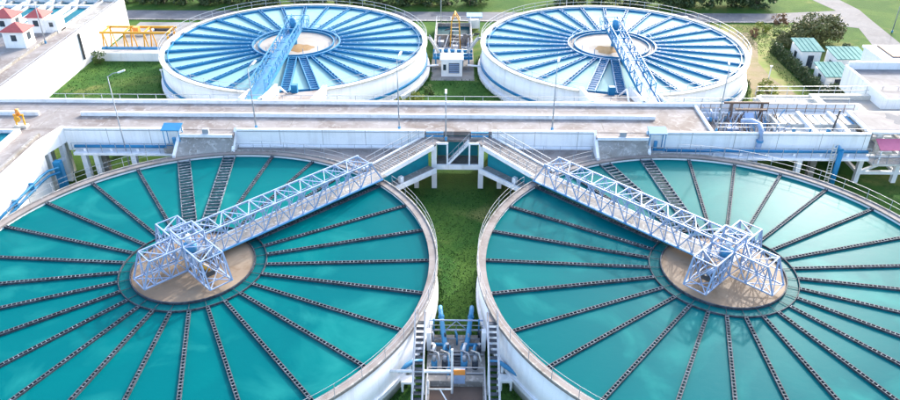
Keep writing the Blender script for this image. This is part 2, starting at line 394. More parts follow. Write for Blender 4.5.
truss_bridge(RC, -1, 'pale blue box truss bridge from the centre walkway to the right tank hub')
hub_frame(LC, 1, 'pale blue lattice drive frame with yellow motor over the left brown well')
hub_frame(RC, -1, 'pale blue lattice drive frame over the right brown well')

# ------------------------------------------------------------------ elevated concrete channel deck
ZD = 5.5; YN, YF = 65.9, 72.2
deck = thing('channel_deck', (0, 69, 0), 'long stained concrete deck with white walls between the tank rows', 'deck')
MB().box(-90, 25.0, YN+.02, YF-.02, ZD-.45, ZD).build('slab', 'deck', deck)
MB().box(-90, 42, YF, YF+.28, 2.6, ZD+.38).build('far_parapet', 'whitebeam', deck)
MB().box(-38.3, 20.0, 68.9, 69.15, ZD+.001, ZD+.42).build('median_wall', 'whitebeam', deck)
MB().box(-60, -42.6, 68.9, 69.15, ZD+.001, ZD+.42).build('median_wall', 'whitebeam', deck)
for x0, x1 in ((-38.6, -27.3), (-21.6, -3.2), (3.4, 13.3), (18.7, 40.2)):
    w = MB().box(x0, x1, YN-.28, YN, 3.3, ZD+.22).build('near_wall', 'white', deck)
    for k in range(1, int((x1-x0)/4.2)+1): MB().box(x0+k*4.2-.02, x0+k*4.2+.02, YN-.286, YN-.279, 3.3, ZD+.2).build('pour_joint', 'concrete', w)
    MB().box(x0+.05, x1-.05, YN-.33, YN-.283, ZD-.02, ZD+.04).build('drip_edge', 'rail', w)
hr = MB().rail([(-51, YF+.36, ZD-.4), (41, YF+.36, ZD-.4)], 1.25, 1.9, .05); hr.build('handrail', 'rail', deck)
for x0, x1 in ((-21.5, -3.4), (3.6, 13.2)):
    MB().rail([(x0, YN-1.3, 3.9), (x1, YN-1.3, 3.9)], .75, 1.6, .032).build('handrail', 'rail', deck)
    MB().box(x0, x1, YN-.7, YN-.282, 3.905, 4.05).build('service_ledge', 'whitebeam', deck)
for x in [-84+8*i for i in range(16)]:
    if -39 < x < 41:
        for y in (67.0, 71.3): MB().box(x-.3, x+.3, y-.3, y+.3, 0, ZD-.45).build('column', 'concrete', deck)
# expansion joints of the slab
jt = MB()
for i in range(14): jt.box(-60+i*6.2, -59.94+i*6.2, YN+.05, YF-.05, ZD+.002, ZD+.006)
stuff(jt.build('joints', 'dark_concrete', deck))

# service gallery under the near wall, with its blue pipe
def gallery(x0, x1, cols, label):
    t = thing('pipe_gallery', (x0, 65, 0), label, 'walkway')
    MB().box(x0, x1, 64.4, YN-.3, 3.35, 3.6).build('slab', 'whitebeam', t)
    MB().tube([(x0, 65.0, 4.05), (x1, 65.0, 4.05)], .17, 10).build('pipe', 'blue', t, True)
    for i in range(int((x1-x0)/2.6)):
        x = x0+1.0+i*2.6; MB().box(x-.12, x+.12, 64.85, 65.15, 3.6, 3.95).build('pipe_saddle', 'whitebeam', t)
    MB().rail([(x0, 64.48, 3.6), (x1, 64.48, 3.6)], 1.05, 1.4, .045).build('handrail', 'rail', t)
    for x in cols: MB().box(x-.25, x+.25, 64.6, 65.1, 0, 3.35).build('column', 'whitebeam', t)
    return t
gallery(-37.6, -27.6, (-36.8, -35.6, -31.9), 'service gallery with blue pipe under the deck beside the left tank')
gallery(18.9, 40.0, (27.7, 33.5), 'service gallery with blue pipe under the deck beside the right tank')

for C, sd_ in ((LC, 1), (RC, -1)):
    c_ = math.sqrt(.5); q = lambda u, v: (C[0]+sd_*(u*c_-v*c_), C[1]+u*c_+v*c_)
    x_a, x_b = (-1.6, 11.3) if sd_ > 0 else (-11.3, -6.75)
    arc_ = [(C[0]+x, C[1]+math.sqrt((RO-.1)**2-x*x)) for x in [x_a+(x_b-x_a)*i/12 for i in range(13)]]
    if sd_ > 0: poly = arc_+[q(18.6, 2.42), q(25.0, 2.42), (-3.9, YN-.281), (-21.6, YN-.281)]
    else: poly = [q(25.0, 2.42), q(18.6, 2.42)]+arc_+[(13.3, YN-.281), (3.95, YN-.281)]
    MB().prism(poly, 3.62, 3.9).build('infill_slab', 'coping', deck)
# inlet aprons from the deck down to the front tanks
def apron(C, x0, x1, label):
    t = thing('inlet_apron', ((x0+x1)/2, 65, 3.5), label, 'chute', 'concrete aprons feeding the front tanks')
    rim = lambda x: C[1]+math.sqrt(RO**2-(x-C[0])**2)-.25
    xs = [x0+(x1-x0)*i/8 for i in range(9)]
    MB().prism([(x0, 64.9), (x1, 64.9), (x1, YN+.02), (x0, YN+.02)], 3.4, ZD-.03).build('landing', 'deck', t)
    m = MB()
    for a, b in zip(xs, xs[1:]):
        m.hexa([(a, rim(a), 3.4), (b, rim(b), 3.4), (b, 64.88, 3.4), (a, 64.88, 3.4), (a, rim(a), 4.06), (b, rim(b), 4.06), (b, 64.88, ZD-.35), (a, 64.88, ZD-.35)])
    m.build('sloping_floor', 'concrete', t)
    MB().box(x0+.1, x1-.1, 64.78, 64.9, ZD-.3, ZD+.02).build('sill', 'whitebeam', t)
    for x in (x0, x1):
        MB().hexa([(x-.14, rim(x), 3.4), (x+.14, rim(x), 3.4), (x+.14, YN, 3.4), (x-.14, YN, 3.4), (x-.14, rim(x), 4.25), (x+.14, rim(x), 4.25), (x+.14, YN, ZD+.25), (x-.14, YN, ZD+.25)]).build('cheek_wall', 'whitebeam', t)
    MB().box((x0+x1)/2-.3, (x0+x1)/2+.3, 64.92, 65.25, ZD-.02, ZD+.5).build('gate_box', 'rail', t)
    return t
apron(LC, -27.1, -21.75, 'stained concrete inlet apron sloping from the deck to the left tank')
apron(RC, 13.45, 18.6, 'stained concrete inlet apron sloping from the deck to the right tank')

def canopy(x, y, z, label, flip):
    t = thing('canopy', (x, y, z), label, 'canopy', 'small blue canopies')
    MB().hexa([(x-.9, y-.6, z+1.9), (x+.9, y-.6, z+1.9), (x+.9, y+.6, z+2.15), (x-.9, y+.6, z+2.15), (x-.9, y-.6, z+1.97), (x+.9, y-.6, z+1.97), (x+.9, y+.6, z+2.22), (x-.9, y+.6, z+2.22)]).build('roof', 'blue', t)
    for a in (-.75, .75):
        for b in (-.45, .45): member('post', (x+a, y+b, z), (x+a, y+b, z+1.93+(.2 if b > 0 else 0)), .07, 'cyanblue', t)
    MB().box(x-.95, x+.95, y-.6, y+.6, 3.7, z-.002).build('base', 'concrete', t)
    MB().tube([(x, y, z), (x, y, z+.9)], .18, 10).build('valve_stem', 'cyanblue', t)
    return t
canopy(-27.6, 64.9, 4.2, 'small blue canopy on posts beside the left inlet apron', 1)
canopy(19.3, 65.1, 4.1, 'small blue canopy on posts beside the right inlet apron', -1)
# access walkways from the deck to the bridges, with the teal channel below
def access(C, side, label):
    P = frame45(C, side)
    t = thing('access_walkway', P(22, 1.3, 0), label, 'walkway', 'diagonal walkways from the deck to the tank bridges')
    ua, ub, va, vb, za, zb = 18.35, 25.3, .15, 2.35, 4.2, 4.9
    def slab(u0, u1, v0, v1, z0a, z0b, z1a, z1b):
        return MB().hexa([P(u0, v0, z0a), P(u1, v0, z0b), P(u1, v1, z0b), P(u0, v1, z0a), P(u0, v0, z1a), P(u1, v0, z1b), P(u1, v1, z1b), P(u0, v1, z1a)])
    zz = lambda u: za+(zb-za)*(u-ua)/(ub-ua)
    slab(ua, ub+1.0, va+.2, vb-.12, za-.2, zz(ub+1)-.2, za, zz(ub+1)).build('slab', 'coping', t)
    slab(ua, ub, va, va+.2, za-.35, zb-.35, za+.1, zb+.1).build('edge_beam', 'whitebeam', t)
    slab(ua, ub+1, vb-.12, vb+.06, za-.35, zz(ub+1)-.35, za+.12, zz(ub+1)+.12).build('edge_beam', 'whitebeam', t)
    n = 22
    for i in range(n):
        u = ua+.25+i*(ub-ua-.3)/n; slab(u, u+.07, va+.25, vb-.17, zz(u)+.003, zz(u)+.003, zz(u)+.035, zz(u)+.035).build('cleat', 'concrete', t)
    for v in (va+.1, vb-.03):
        MB().rail([P(ua+.3, v, za+.12), P(ub, v, zb+.12)], 1.0, 1.1, .045).build('handrail', 'rail', t)
    # channel underneath
    slab(18.75, 25.3, 0.0, vb, 2.25, 2.25, 2.5, 2.5).build('channel_floor', 'concrete', t)
    slab(18.75, 25.3, -.2, 0, 2.15, 2.15, 2.62, 2.62).build('lower_beam', 'whitebeam', t)
    slab(18.7, 25.3, 1.0, 1.15, 2.5, 2.5, za-.21, zb-.21).build('channel_wall', 'teal', t)
    slab(21.0, 21.4, .2, .55, 2.5, 2.5, 3.1, 3.1).build('block', 'whitebeam', t)
    for u, v in ((24.5, 1.9),):
        q = P(u, v, 0); MB().box(q[0]-.22, q[0]+.22, q[1]-.22, q[1]+.22, 0, 2.25).build('column', 'whitebeam', t)
    return t
access(LC, 1, 'diagonal concrete walkway above teal channel leading to the left bridge')
access(RC, -1, 'diagonal concrete walkway above teal channel leading to the right bridge')

# middle platform with stair under the deck
pl = thing('stair_platform', (0, 65, 0), 'white framed stair platform between the two diagonal walkways', 'platform')
MB().box(-2.0, 2.1, 64.55, 66.6, 2.3, 2.5).build('slab', 'dark_concrete', pl)
MB().box(-2.0, 2.1, 64.35, 64.55, 2.1, 2.62).build('front_beam', 'whitebeam', pl)
MB().box(-3.1, 3.2, 65.2, YN+.01, 4.72, 4.98).build('upper_landing', 'deck', pl)
for x in (-2.25, 2.35): MB().box(x-.25, x+.25, 64.3, 64.8, 0, 4.9).build('column', 'whitebeam', pl)
for x in (-.95, 1.2): MB().box(x-.08, x+.08, 64.45, 64.6, 2.62, 4.95).build('post', 'whitebeam', pl)
MB().box(-2.0, -.95, 64.42, 64.6, 4.8, 4.98).build('top_beam', 'whitebeam', pl)
MB().box(1.2, 2.1, 64.42, 64.6, 4.8, 4.98).build('top_beam', 'whitebeam', pl)
MB().box(-2.0, 2.1, 66.62, 66.75, 2.5, 4.7).build('back_wall', 'teal', pl)
for y in (64.62, 65.12): member('stringer', (-.9, y, 2.55), (1.15, y, 4.9), .09, 'whitebeam', pl, .22)
for i in range(9): MB().box(-.85+i*.22, -.58+i*.22, 64.68, 65.06, 2.7+i*.245, 2.74+i*.245).build('tread', 'rail', pl)
MB().rail([(-.9, 64.56, 2.6), (1.15, 64.56, 4.95)], .95, .7, .04).build('handrail', 'rail', pl)
for x0 in (-3.05, 1.35):
    for i in range(4): MB().box(x0, x0+1.7, 65.35+i*.14, 65.49+i*.14, 4.98, 5.10+i*.13).build('step', 'cyanblue' if i % 2 else 'concrete', pl)

# ------------------------------------------------------------------ left turning deck
lt = thing('turning_deck', (-41, 58, 0), 'concrete deck with tall white wall curving off at the left edge', 'deck')
MB().prism([(-90, 44), (-39.8, 44), (-39.72, 62.5), (-38.9, 65.9), (-90, 65.9)], 4.9, ZD-.004).build('slab', 'deck', lt)
MB().box(-39.75, -39.4, 44, 62.6, 0, ZD+.3).build('side_wall', 'white', lt)
MB().prism([(-39.75, 62.6), (-39.4, 62.6), (-38.6, 65.62), (-38.6, 65.9), (-38.95, 65.9)], 4.2, ZD+.3).build('side_fascia', 'white', lt)
MB().box(-40.6, -40.3, 44, 64.4, ZD-.001, ZD+.25).build('inner_kerb', 'concrete', lt)
for (x, y) in ((-39.75, 67.2), (-41.0, 66.4)): MB().box(x-.22, x+.22, y-.22, y+.22, 0, 4.9).build('column', 'whitebeam', lt)
for (x, y) in ((-39.7, 63.6), (-39.1, 65.3)): MB().box(x-.22, x+.22, y-.22, y+.22, 0, 4.2).build('column', 'whitebeam', lt)
member('cross_beam', (-39.7, 63.6, 2.6), (-39.1, 65.3, 2.6), .3, 'whitebeam', lt)
for x in (-42.6, -44.4): MB().box(x-.2, x+.2, 44, 64.6, ZD+.001, ZD+.45).build('channel_wall', 'whitebeam', lt)
MB().box(-44.2, -42.8, 44, 64.6, ZD+.004, ZD+.12).build('channel_water', 'basin', lt)
MB().box(-44.6, -42.4, 64.6, 64.9, ZD+.001, ZD+.45).build('channel_end', 'whitebeam', lt)
wm = thing('gate_actuator', (-43.0, 66.2, ZD), 'yellow gate actuator on a frame near the left edge of the deck', 'machine')
MB().box(-43.6, -42.4, 65.9, 66.5, ZD, ZD+.25).build('base', 'cream', wm)
for x in (-43.4, -42.6): member('post', (x, 66.2, ZD+.25), (x, 66.2, ZD+1.3), .12, 'yellow', wm)
member('beam', (-43.5, 66.2, ZD+1.3), (-42.5, 66.2, ZD+1.3), .16, 'yellow', wm)
MB().tube([(-43, 66.2, ZD+1.38), (-43, 66.2, ZD+1.9)], .2, 10).build('motor', 'orange', wm, True)
MB().tube([(-43.0, 65.98, ZD+1.0), (-43.0, 65.8, ZD+1.0)], .3, 12).build('handwheel', 'yellow', wm)
bp = thing('wall_pipes', (-39, 56, 2), 'pair of blue pipes along the foot of the tall white left wall', 'pipes')
for z in (3.1, 2.6): MB().tube([(-39.05, 49, z), (-39.05, 60.5, z), (-38.9, 61.6, z), (-38.2, 62.3, z)], .12, 8).build('pipe', 'blue', bp, True)
for y in (50, 53, 56, 59): MB().box(-39.4, -38.95, y-.06, y+.06, 2.45, 3.3).build('bracket', 'cyanblue', bp)
vb = thing('valve_cabinet', (-38.5, 62.9, 0), 'upright blue valve cabinet at the end of the left wall', 'cabinet')
MB().box(-38.85, -38.2, 62.55, 63.2, 0, 3.5).build('body', 'blue', vb); MB().box(-38.19, -38.16, 62.62, 63.12, 1.2, 3.3).build('door', 'cyanblue', vb)

# ------------------------------------------------------------------ rear clarifiers
BL, BR = (-21.6, 96.0), (20.5, 96.0)
R2 = 16.9; R2O = 17.5
blue_l = MB()
for s in (-1, 1): blue_l.box(0, R2-5.9, s*.17-.045, s*.17+.045, -.42, .30)
blue_l.box(0, R2-5.9, -.12, .12, -.42, .02)
for i in range(12): blue_l.box(.4+i*.92, .5+i*.92, -.23, .23, .2, .33)
blue_me = blue_l.mesh('blue_launder'); blue_me.materials.append(M['blue'])
bw = MB()
for s in (-1, 1): bw.box(0, R2-5.9, s*.5-.06, s*.5+.06, -.42, .4)
bw.box(0, R2-5.9, -.44, .44, -.42, .04)
for i in range(16): bw.box(.3+i*.7, .4+i*.7, -.5, .5, .25, .36)
blue_wide = bw.mesh('wide_blue_launder'); blue_wide.materials.append(M['blue'])
def rear_tank(C, side, label):
    cx, cy = C; zw = 3.62
    t = thing('rear_clarifier_tank', (cx, cy, 0), label, 'tank', 'rear clarifier tanks')
    g0, g1 = (272.2, 291.0) if side > 0 else (249.0, 267.8)       # opening at the chute
    MB().ring(cx, cy, R2, R2+.4, 0, ZR-.12, 150, g1, g0+360).build('wall', 'white', t, True)
    MB().ring(cx, cy, R2-.05, R2O, ZR-.12, ZR+.02, 150, g1, g0+360).build('coping', 'cream', t)
    MB().ring(cx, cy, R2+.40, R2+.62, 1.25, 1.5, 150).build('ring_pipe', 'blue', t)
    MB().ring(cx, cy, R2+.40, R2+.9, 0, .55, 150).build('footing', 'whitebeam', t)
    MB().ring(cx, cy, R2-.5, R2-.42, zw-.4, zw+.3, 150).build('rim_launder', 'blue', t)
    MB().disc(cx, cy, R2+.1, zw, 150).build('water', 'pale_water', t)
    hr = MB(); n = 96
    for i in range(n):
        a, b = g1+(g0+360-g1)*i/n, g1+(g0+360-g1)*(i+1)/n
        pa, pb = [Vector((cx+(R2O-.08)*math.cos(R(q)), cy+(R2O-.08)*math.sin(R(q)), ZR+.02)) for q in (a, b)]
        if i % 2 == 0: hr.bar(pa, pa+Vector((0, 0, 1.0)), .05)
        for z in (.5, 1.0): hr.bar(pa+Vector((0, 0, z)), pb+Vector((0, 0, z)), .045)
    hr.build('handrail', 'rail', t)
    for k in range(30):
        a = (276 if side > 0 else 264)+12*k
        aa = a % 360
        wide = aa in ((276, 288) if side > 0 else (264, 252))
        put(blue_wide if wide else blue_me, 'wide_launder' if wide else 'launder', t, Matrix.Rotation(R(a), 4, 'Z') @ Matrix.Translation((5.85, 0, zw)))
    ring = MB().ring(cx, cy, 5.65, 5.85, zw-.4, zw+.38, 90).build('ring_launder', 'blue', t)
    MB().ring(cx, cy, 5.0, 5.64, zw-.3, zw+.03, 90).build('ring_flow', 'beige_water', ring)
    MB().ring(cx, cy, 4.86, 4.99, zw-.4, zw+.36, 90).build('mixing_well', 'blue', t)
    MB().disc(cx, cy, 4.9, zw+.1, 90).build('mixing_water', 'beige_water', t)
    MB().disc(cx+side*.9, cy-1.6, 1.5, zw+.106, 40, 0, .12).build('sediment_plume', 'plume', t)
    hw = MB(); prev = None
    for i in range(45):
        a = R(20+i*320/44 if side > 0 else 20+i*320/44)
        p = Vector((cx+5.3*math.cos(a+R(-90)), cy+5.3*math.sin(a+R(-90)), zw+.1))
        if i % 3 == 0: hw.bar(p, p+Vector((0, 0, 1.1)), .06)
        if prev is not None and i % 44 > 10 and i % 44 < 34:
            for z in (.6, 1.1): hw.bar(prev+Vector((0, 0, z)), p+Vector((0, 0, z)), .05)
        prev = p
    stuff(hw.build('hub_handrail', 'cyanblue', t))
    return t
rear_tank(BL, 1, 'rear left white walled tank of pale water with blue radial launders')
rear_tank(BR, -1, 'rear right white walled tank of pale water with blue radial launders')
def rear_chute(C, side, label):
    cx, cy = C; t = thing('outlet_chute', (cx+side*3.6, 76, 0), label, 'chute', 'white walled chutes behind the deck')
    xa, xb = sorted((cx+side*.75, cx+side*6.3))
    rim = lambda x: cy-math.sqrt((R2+.1)**2-(x-cx)**2)
    xs = [xa+(xb-xa)*i/6 for i in range(7)]; m = MB()
    for a, b in zip(xs, xs[1:]):
        m.hexa([(a, YF+.3, 0), (b, YF+.3, 0), (b, rim(b), 0), (a, rim(a), 0), (a, YF+.3, 5.1), (b, YF+.3, 5.1), (b, rim(b), 3.85), (a, rim(a), 3.85)])
    m.build('floor', 'deck', t)
    for x in (xa, xb):
        w = .22; MB().hexa([(x-w, YF+.3, 0), (x+w, YF+.3, 0), (x+w, rim(x), 0), (x-w, rim(x), 0), (x-w, YF+.3, ZD+.5), (x+w, YF+.3, ZD+.5), (x+w, rim(x), 4.35), (x-w, rim(x), 4.35)]).build('side_wall', 'white', t)
    k = cx+side*3.0
    MB().box(k-.35, k+.35, rim(k)-.5, rim(k)+.1, 3.9, 4.9).build('gate_box', 'blue', t)
    xk = cx+side*2.2
    member('gate_strut', (xk, YF+.8, 5.0), (xk, YF+3.2, 6.1), .16, 'whitebeam', t); member('gate_strut', (xk, rim(xk)-.6, 4.0), (xk, YF+3.2, 6.1), .16, 'whitebeam', t)
    return t
rear_chute(BL, 1, 'white walled concrete chute between the deck and the rear left tank')
rear_chute(BR, -1, 'white walled concrete chute between the deck and the rear right tank')
def rear_bridge(C, side, label):
    cx, cy = C; x = cx-side*.2; t = thing('blue_bridge', (x, 73, ZD), label, 'bridge', 'blue bridges over the rear tanks')
    y0, y1, hw = 72.7, cy+3.2, .78; zf = lambda y: 5.55 if y < 80 else 5.55
    MB().box(x-hw, x+hw, y0, y1, 5.35, 5.5).build('floor', 'cyanblue', t)
    for s in (-1, 1):
        xx = x+s*hw
        member('girder', (xx, y0, 5.4), (xx, y1, 5.4), .14, 'blue', t, .45)
        member('top_rail', (xx, y0+3, 6.75), (xx, y1, 6.75), .12, 'blue', t)
        member('mid_rail', (xx, y0+3, 6.15), (xx, y1, 6.15), .07, 'blue', t)
        n = 12
        for i in range(n+1):
            y = y0+3+(y1-y0-3)*i/n; member('post', (xx, y, 5.5), (xx, y, 6.75), .09, 'cyanblue', t)
            if i < n:
                y2 = y0+3+(y1-y0-3)*(i+1)/n; a, b = (5.55, 6.7) if i % 2 else (6.7, 5.55)
                member('diagonal', (xx, y, a), (xx, y2, b), .08, 'cyanblue', t)
    for i in range(7): member('cross_strut', (x-hw, 80+i*2.6, 6.75), (x+hw, 80+i*2.6, 6.75), .08, 'cyanblue', t)
    MB().box(x-.5, x+.5, cy-.6, cy+.9, 5.5, 6.0).build('drive_base', 'blue', t)
    MB().tube([(x, cy, 6.0), (x, cy, 7.1), (x, cy, 7.3)], [.42, .42, .2], 12).build('drive_motor', 'cyanblue', t, True)
    MB().box(x-1.5, x+1.5, cy+1.4, cy+3.2, 5.36, 5.48).build('drive_platform', 'cyanblue', t)
    MB().rail([(x-1.5, cy+1.4, 5.5), (x-1.5, cy+3.2, 5.5), (x+1.5, cy+3.2, 5.5), (x+1.5, cy+1.4, 5.5)], 1.1, 1.0, .06).build('platform_rail', 'blue', t)
    MB().tube([(x, cy, 3.3), (x, cy, 5.35)], .3, 10).build('shaft', 'cyanblue', t)
    # white parapets where the bridge lands on the deck
    for s in (-1, 1):
        MB().hexa([(x+s*1.15-.13, y0-.2, 0), (x+s*1.15+.13, y0-.2, 0), (x+s*1.15+.13, 79.2, 0), (x+s*1.15-.13, 79.2, 0), (x+s*1.15-.13, y0-.2, 6.1), (x+s*1.15+.13, y0-.2, 6.1), (x+s*1.15+.13, 79.2, 4.9), (x+s*1.15-.13, 79.2, 4.9)]).build('landing_wall', 'white', t)
    return t
rear_bridge(BL, 1, 'blue railed bridge from the deck to the rear left tank hub')
rear_bridge(BR, -1, 'blue railed bridge from the deck to the rear right tank hub')

# ------------------------------------------------------------------ rear pump station
ps = thing('pump_cabin', (-.8, 94.3, 0), 'white pump cabin with louvred door between the rear tanks', 'building')
MB().box(-2.2, .6, 94.0, 96.2, 0, 2.3).build('wall', 'white', ps); MB().box(-2.35, .75, 93.85, 96.35, 2.3, 2.45).build('roof', 'whitebeam', ps)
lv = MB().box(-1.2, .2, 93.94, 93.998, .5, 1.9).build('door', 'launder', ps)
for i in range(6): MB().box(-1.15, .15, 93.90, 93.938, .58+i*.22, .70+i*.22).build('louvre', 'steel', lv)
MB().box(-1.95, -1.55, 93.96, 93.998, .9, 1.7).build('window', 'glass', ps)
mf = thing('pipe_manifold', (-.7, 97.5, 0), 'blue pipe manifold with valves behind the white pump cabin', 'pipes')
for i, y in enumerate((97.0, 97.8, 98.7)): MB().tube([(-3.4, y, 1.5+.2*i), (2.0, y, 1.5+.2*i)], .22, 10).build('header_pipe', 'cyanblue' if i % 2 else 'blue', mf, True)
for i in range(6):
    x = -3.0+i*.9; MB().tube([(x, 96.6, .1), (x, 96.8, 1.6), (x, 98.8, 2.0), (x, 100.2, .1)], .14, 8).build('branch_pipe', 'blue', mf, True)
    MB().tube([(x, 97.8, 1.9), (x, 97.8, 2.5)], [.22, .1], 8).build('valve', 'whitebeam', mf)
MB().box(-3.6, 2.2, 96.5, 99.2, .02, .5).build('plinth', 'concrete', mf)
yt = thing('hoist_tower', (-.4, 103.5, 0), 'yellow steel hoist tower standing in the pump yard', 'tower')
for x in (-1.15, .35):
    for y in (102.8, 104.2): member('leg', (x, y, 0), (x*.7-.1, y, 4.9), .16, 'yellow', yt)
for z in (1.8, 3.4, 4.9):
    for y in (102.8, 104.2): member('cross_bar', (-1.1, y, z), (.3, y, z), .1, 'cream', yt)
    for x in (-1.0, .25): member('side_bar', (x, 102.8, z), (x, 104.2, z), .1, 'cream', yt)
member('ridge', (-.4, 102.6, 5.7), (-.4, 104.4, 5.7), .16, 'yellow', yt)
for x in (-.85, .1):
    for y in (102.8, 104.2): member('rafter', (x, y, 4.9), (-.4, y, 5.7), .12, 'yellow', yt)
MB().box(-.8, 0, 103.2, 103.8, 0, 1.0).build('hoist', 'whitebeam', yt)
pb = thing('pump_basin', (-.7, 106, 0), 'low grey walled basin behind the yellow hoist tower', 'basin')
for b in ((-3.4, -3.15, 100.8, 113), (1.8, 2.05, 100.8, 113), (-3.15, 1.8, 112.75, 113), (-3.15, 1.8, 107.2, 107.4)): MB().box(*b, 0, 1.3).build('wall', 'concrete', pb)
MB().box(-3.15, 1.8, 107.4, 112.75, .3, .75).build('water', 'trough', pb)
MB().rail([(-3.3, 100.8, 1.3), (-3.3, 113, 1.3), (1.93, 113, 1.3), (1.93, 100.8, 1.3)], 1.0, 1.5, .05).build('handrail', 'rail', pb)
yc = thing('yard_machinery', (-1, 101, 0), 'grey tangle of pipes and frames around the yellow hoist tower', 'machine')
random.seed(5)
for i in range(30):
    a = Vector((random.uniform(-3.0, 1.6), random.uniform(99.6, 106.5), .1)); b = a+Vector((random.choice((0, 0, .8)), random.choice((0, 0, .6)), random.uniform(.8, 2.6)))
    member('frame_bar', a, b, random.uniform(.07, .14), random.choice(['rail', 'launder', 'whitebeam', 'steel']), yc)
    if i % 3 == 0: MB().tube([b, b+Vector((random.uniform(-1, 1), 0, 0)), b+Vector((random.uniform(-1, 1), .8, -.6))], .09, 8).build('pipe', random.choice(['rail', 'steel', 'launder']), yc, True)
for x, y in ((-2.4, 101.5), (.9, 101.8), (-2.5, 104.8)): MB().box(x-.45, x+.45, y-.4, y+.4, .014, 1.2).build('tank_box', 'launder' if x > 0 else 'rail', yc)
kx = thing('kiosk', (2.4, 113.5, 0), 'small kiosk with blue roof beside the road', 'kiosk')
for x in (1.7, 3.3):
    for y in (113, 114.4): member('post', (x, y, 0), (x, y, 2.2), .12, 'whitebeam', kx)
MB().box(1.3, 3.7, 112.6, 114.8, 2.2, 2.35).build('roof', 'cyanblue', kx); MB().box(1.8, 3.2, 113.6, 114.3, .2, 1.5).build('panel', 'whitebeam', kx)
for s, C, l in ((1, BL, 'left'), (-1, BR, 'right')):
    e = C[0]+s*(R2O); f = -2.6 if s > 0 else 1.3
    q = thing('link_launder', (f, 97, 0), f'sloping white pipe from the rear {l} tank rim down to the pumps', 'pipe', 'sloping pipes to the pump station')
    MB().tube([(e-s*.4, 99.0, 3.7), (e+s*.3, 98.6, 3.7), (f, 97.2, 2.2)], .2, 8).build('pipe', 'cream', q, True)
    MB().rail([(e+s*.2, 98.3, 3.5), (f, 96.9, 2.2)], .8, 1.2, .05).build('handrail', 'rail', q)
    p2 = tag(MB().tube([(C[0]+s*(R2+.4), 94.4, 1.3), (f, 94.9, 1.3)], .13, 8).build('drain_pipe', 'whitebeam', None, True), f'straight white drain pipe from the rear {l} tank to the cabin', 'pipe', 'drain pipes beside the pump cabin')

# ------------------------------------------------------------------ north-west basin block
nw = thing('basin_block', (-60, 95, 0), 'raised basin block with long bright white wall at upper left', 'building')
MB().box(-110, -51.7, 72.7, 98.4, 3.5, 4.45).build('deck_slab', 'deck', nw)
MB().box(-51.7, -51.35, 72.6, 113.2, 0, 4.75).build('long_wall', 'white', nw)
MB().box(-54.6, -54.3, 72.7, 113.0, 4.451, 4.75).build('inner_kerb', 'concrete', nw)
MB().box(-54.3, -51.7, 98.4, 113.2, 3.5, 4.43).build('wall_walk', 'concrete', nw)
MB().box(-110, -51.7, 112.6, 113.2, 0, 4.75).build('end_wall', 'whitebeam', nw)
for x in (-54.5, -58.2, -61.9, -65.6, -69.3, -73): MB().box(x-.3, x+.3, 98.4, 112.6, 0, 4.66).build('divider_wall', 'whitebeam', nw)
for x in (-57.0, -60.6, -64.4, -68.1): MB().box(x-.14, x+.14, 98.4, 112.6, 0, 4.5).build('channel_wall', 'cream', nw)
MB().box(-110, -54.5, 98.41, 112.6, 2.5, 4.2).build('basin_water', 'basin', nw)
MB().box(-73, -54.8, 109.8, 110.3, 4.201, 4.6).build('cross_channel', 'whitebeam', nw)
MB().box(-59.9, -59.5, 78, 92.3, 4.451, 4.85).build('channel_wall', 'whitebeam', nw)
MB().box(-63.9, -59.9, 78, 91.2, 4.453, 4.56).build('channel_water', 'basin', nw)
MB().tube([(-110, 112.2, 5.0), (-52.5, 112.2, 5.0)], .2, 8).build('top_pipe', 'cyanblue', nw, True)
MB().rail([(-80, 112.7, 4.75), (-52, 112.7, 4.75)], 1.0, 2, .06).build('handrail', 'rail', nw)
MB().rail([(-51.6, 74, 4.75), (-51.6, 112, 4.75)], .3, 3, .05, 0).build('kerb_rail', 'rail', nw)
MB().tube([(-51.2, 97.0, 1.0), (-51.2, 97.0, 4.6)], .16, 8).build('dark_upright', 'dark', nw)  # thin dark upright tube against the long wall
def gatehouse(x0, x1, y0, y1, h, ext, label):
    t = thing('gatehouse', ((x0+x1)/2, (y0+y1)/2, 4.45), label, 'building', 'red roofed gatehouses')
    MB().box(x0, x1, y0, y1, 4.45, 4.45+h).build('wall', 'white', t)
    mx, my, z = (x0+x1)/2, (y0+y1)/2, 4.45+h; e = .25
    MB().add([(x0-e, y0-e, z), (x1+e, y0-e, z), (x1+e, y1+e, z), (x0-e, y1+e, z), (mx, my, z+.9), (x0-e, y0-e, z-.08), (x1+e, y0-e, z-.08), (x1+e, y1+e, z-.08), (x0-e, y1+e, z-.08)],
             [(0, 1, 4), (1, 2, 4), (2, 3, 4), (3, 0, 4), (5, 8, 7, 6), (0, 5, 6, 1), (1, 6, 7, 2), (2, 7, 8, 3), (3, 8, 5, 0)]).build('roof', 'red', t)
    w = MB().box(mx-.35, mx+.35, y0-.03, y0-.001, 4.45+h*.42, 4.45+h*.78).build('window', 'glass', t)
    MB().box(mx-.43, mx+.43, y0-.06, y0-.031, 4.45+h*.37, 4.45+h*.42).build('sill', 'whitebeam', w)
    MB().box(x1+.001, x1+.03, my-.4, my+.4, 4.45+h*.4, 4.45+h*.8).build('window', 'glass', t)
    if ext: MB().box(x1+.001, x1+ext, y0+.1, y1-.1, 4.45, 4.45+h*.82).build('annexe', 'white', t); MB().box(x1+ext*.4, x1+ext*.4+.5, y0+.05, y0+.098, 5.3, 5.9).build('window', 'glass', t)
    return t
gatehouse(-58.2, -55.5, 91.6, 94.0, 2.2, 0, 'red roofed white gatehouse nearest the camera by a water channel')
gatehouse(-58.0, -55.9, 97.6, 100.0, 2.2, 1.7, 'red roofed white gatehouse with a white annexe on its right')
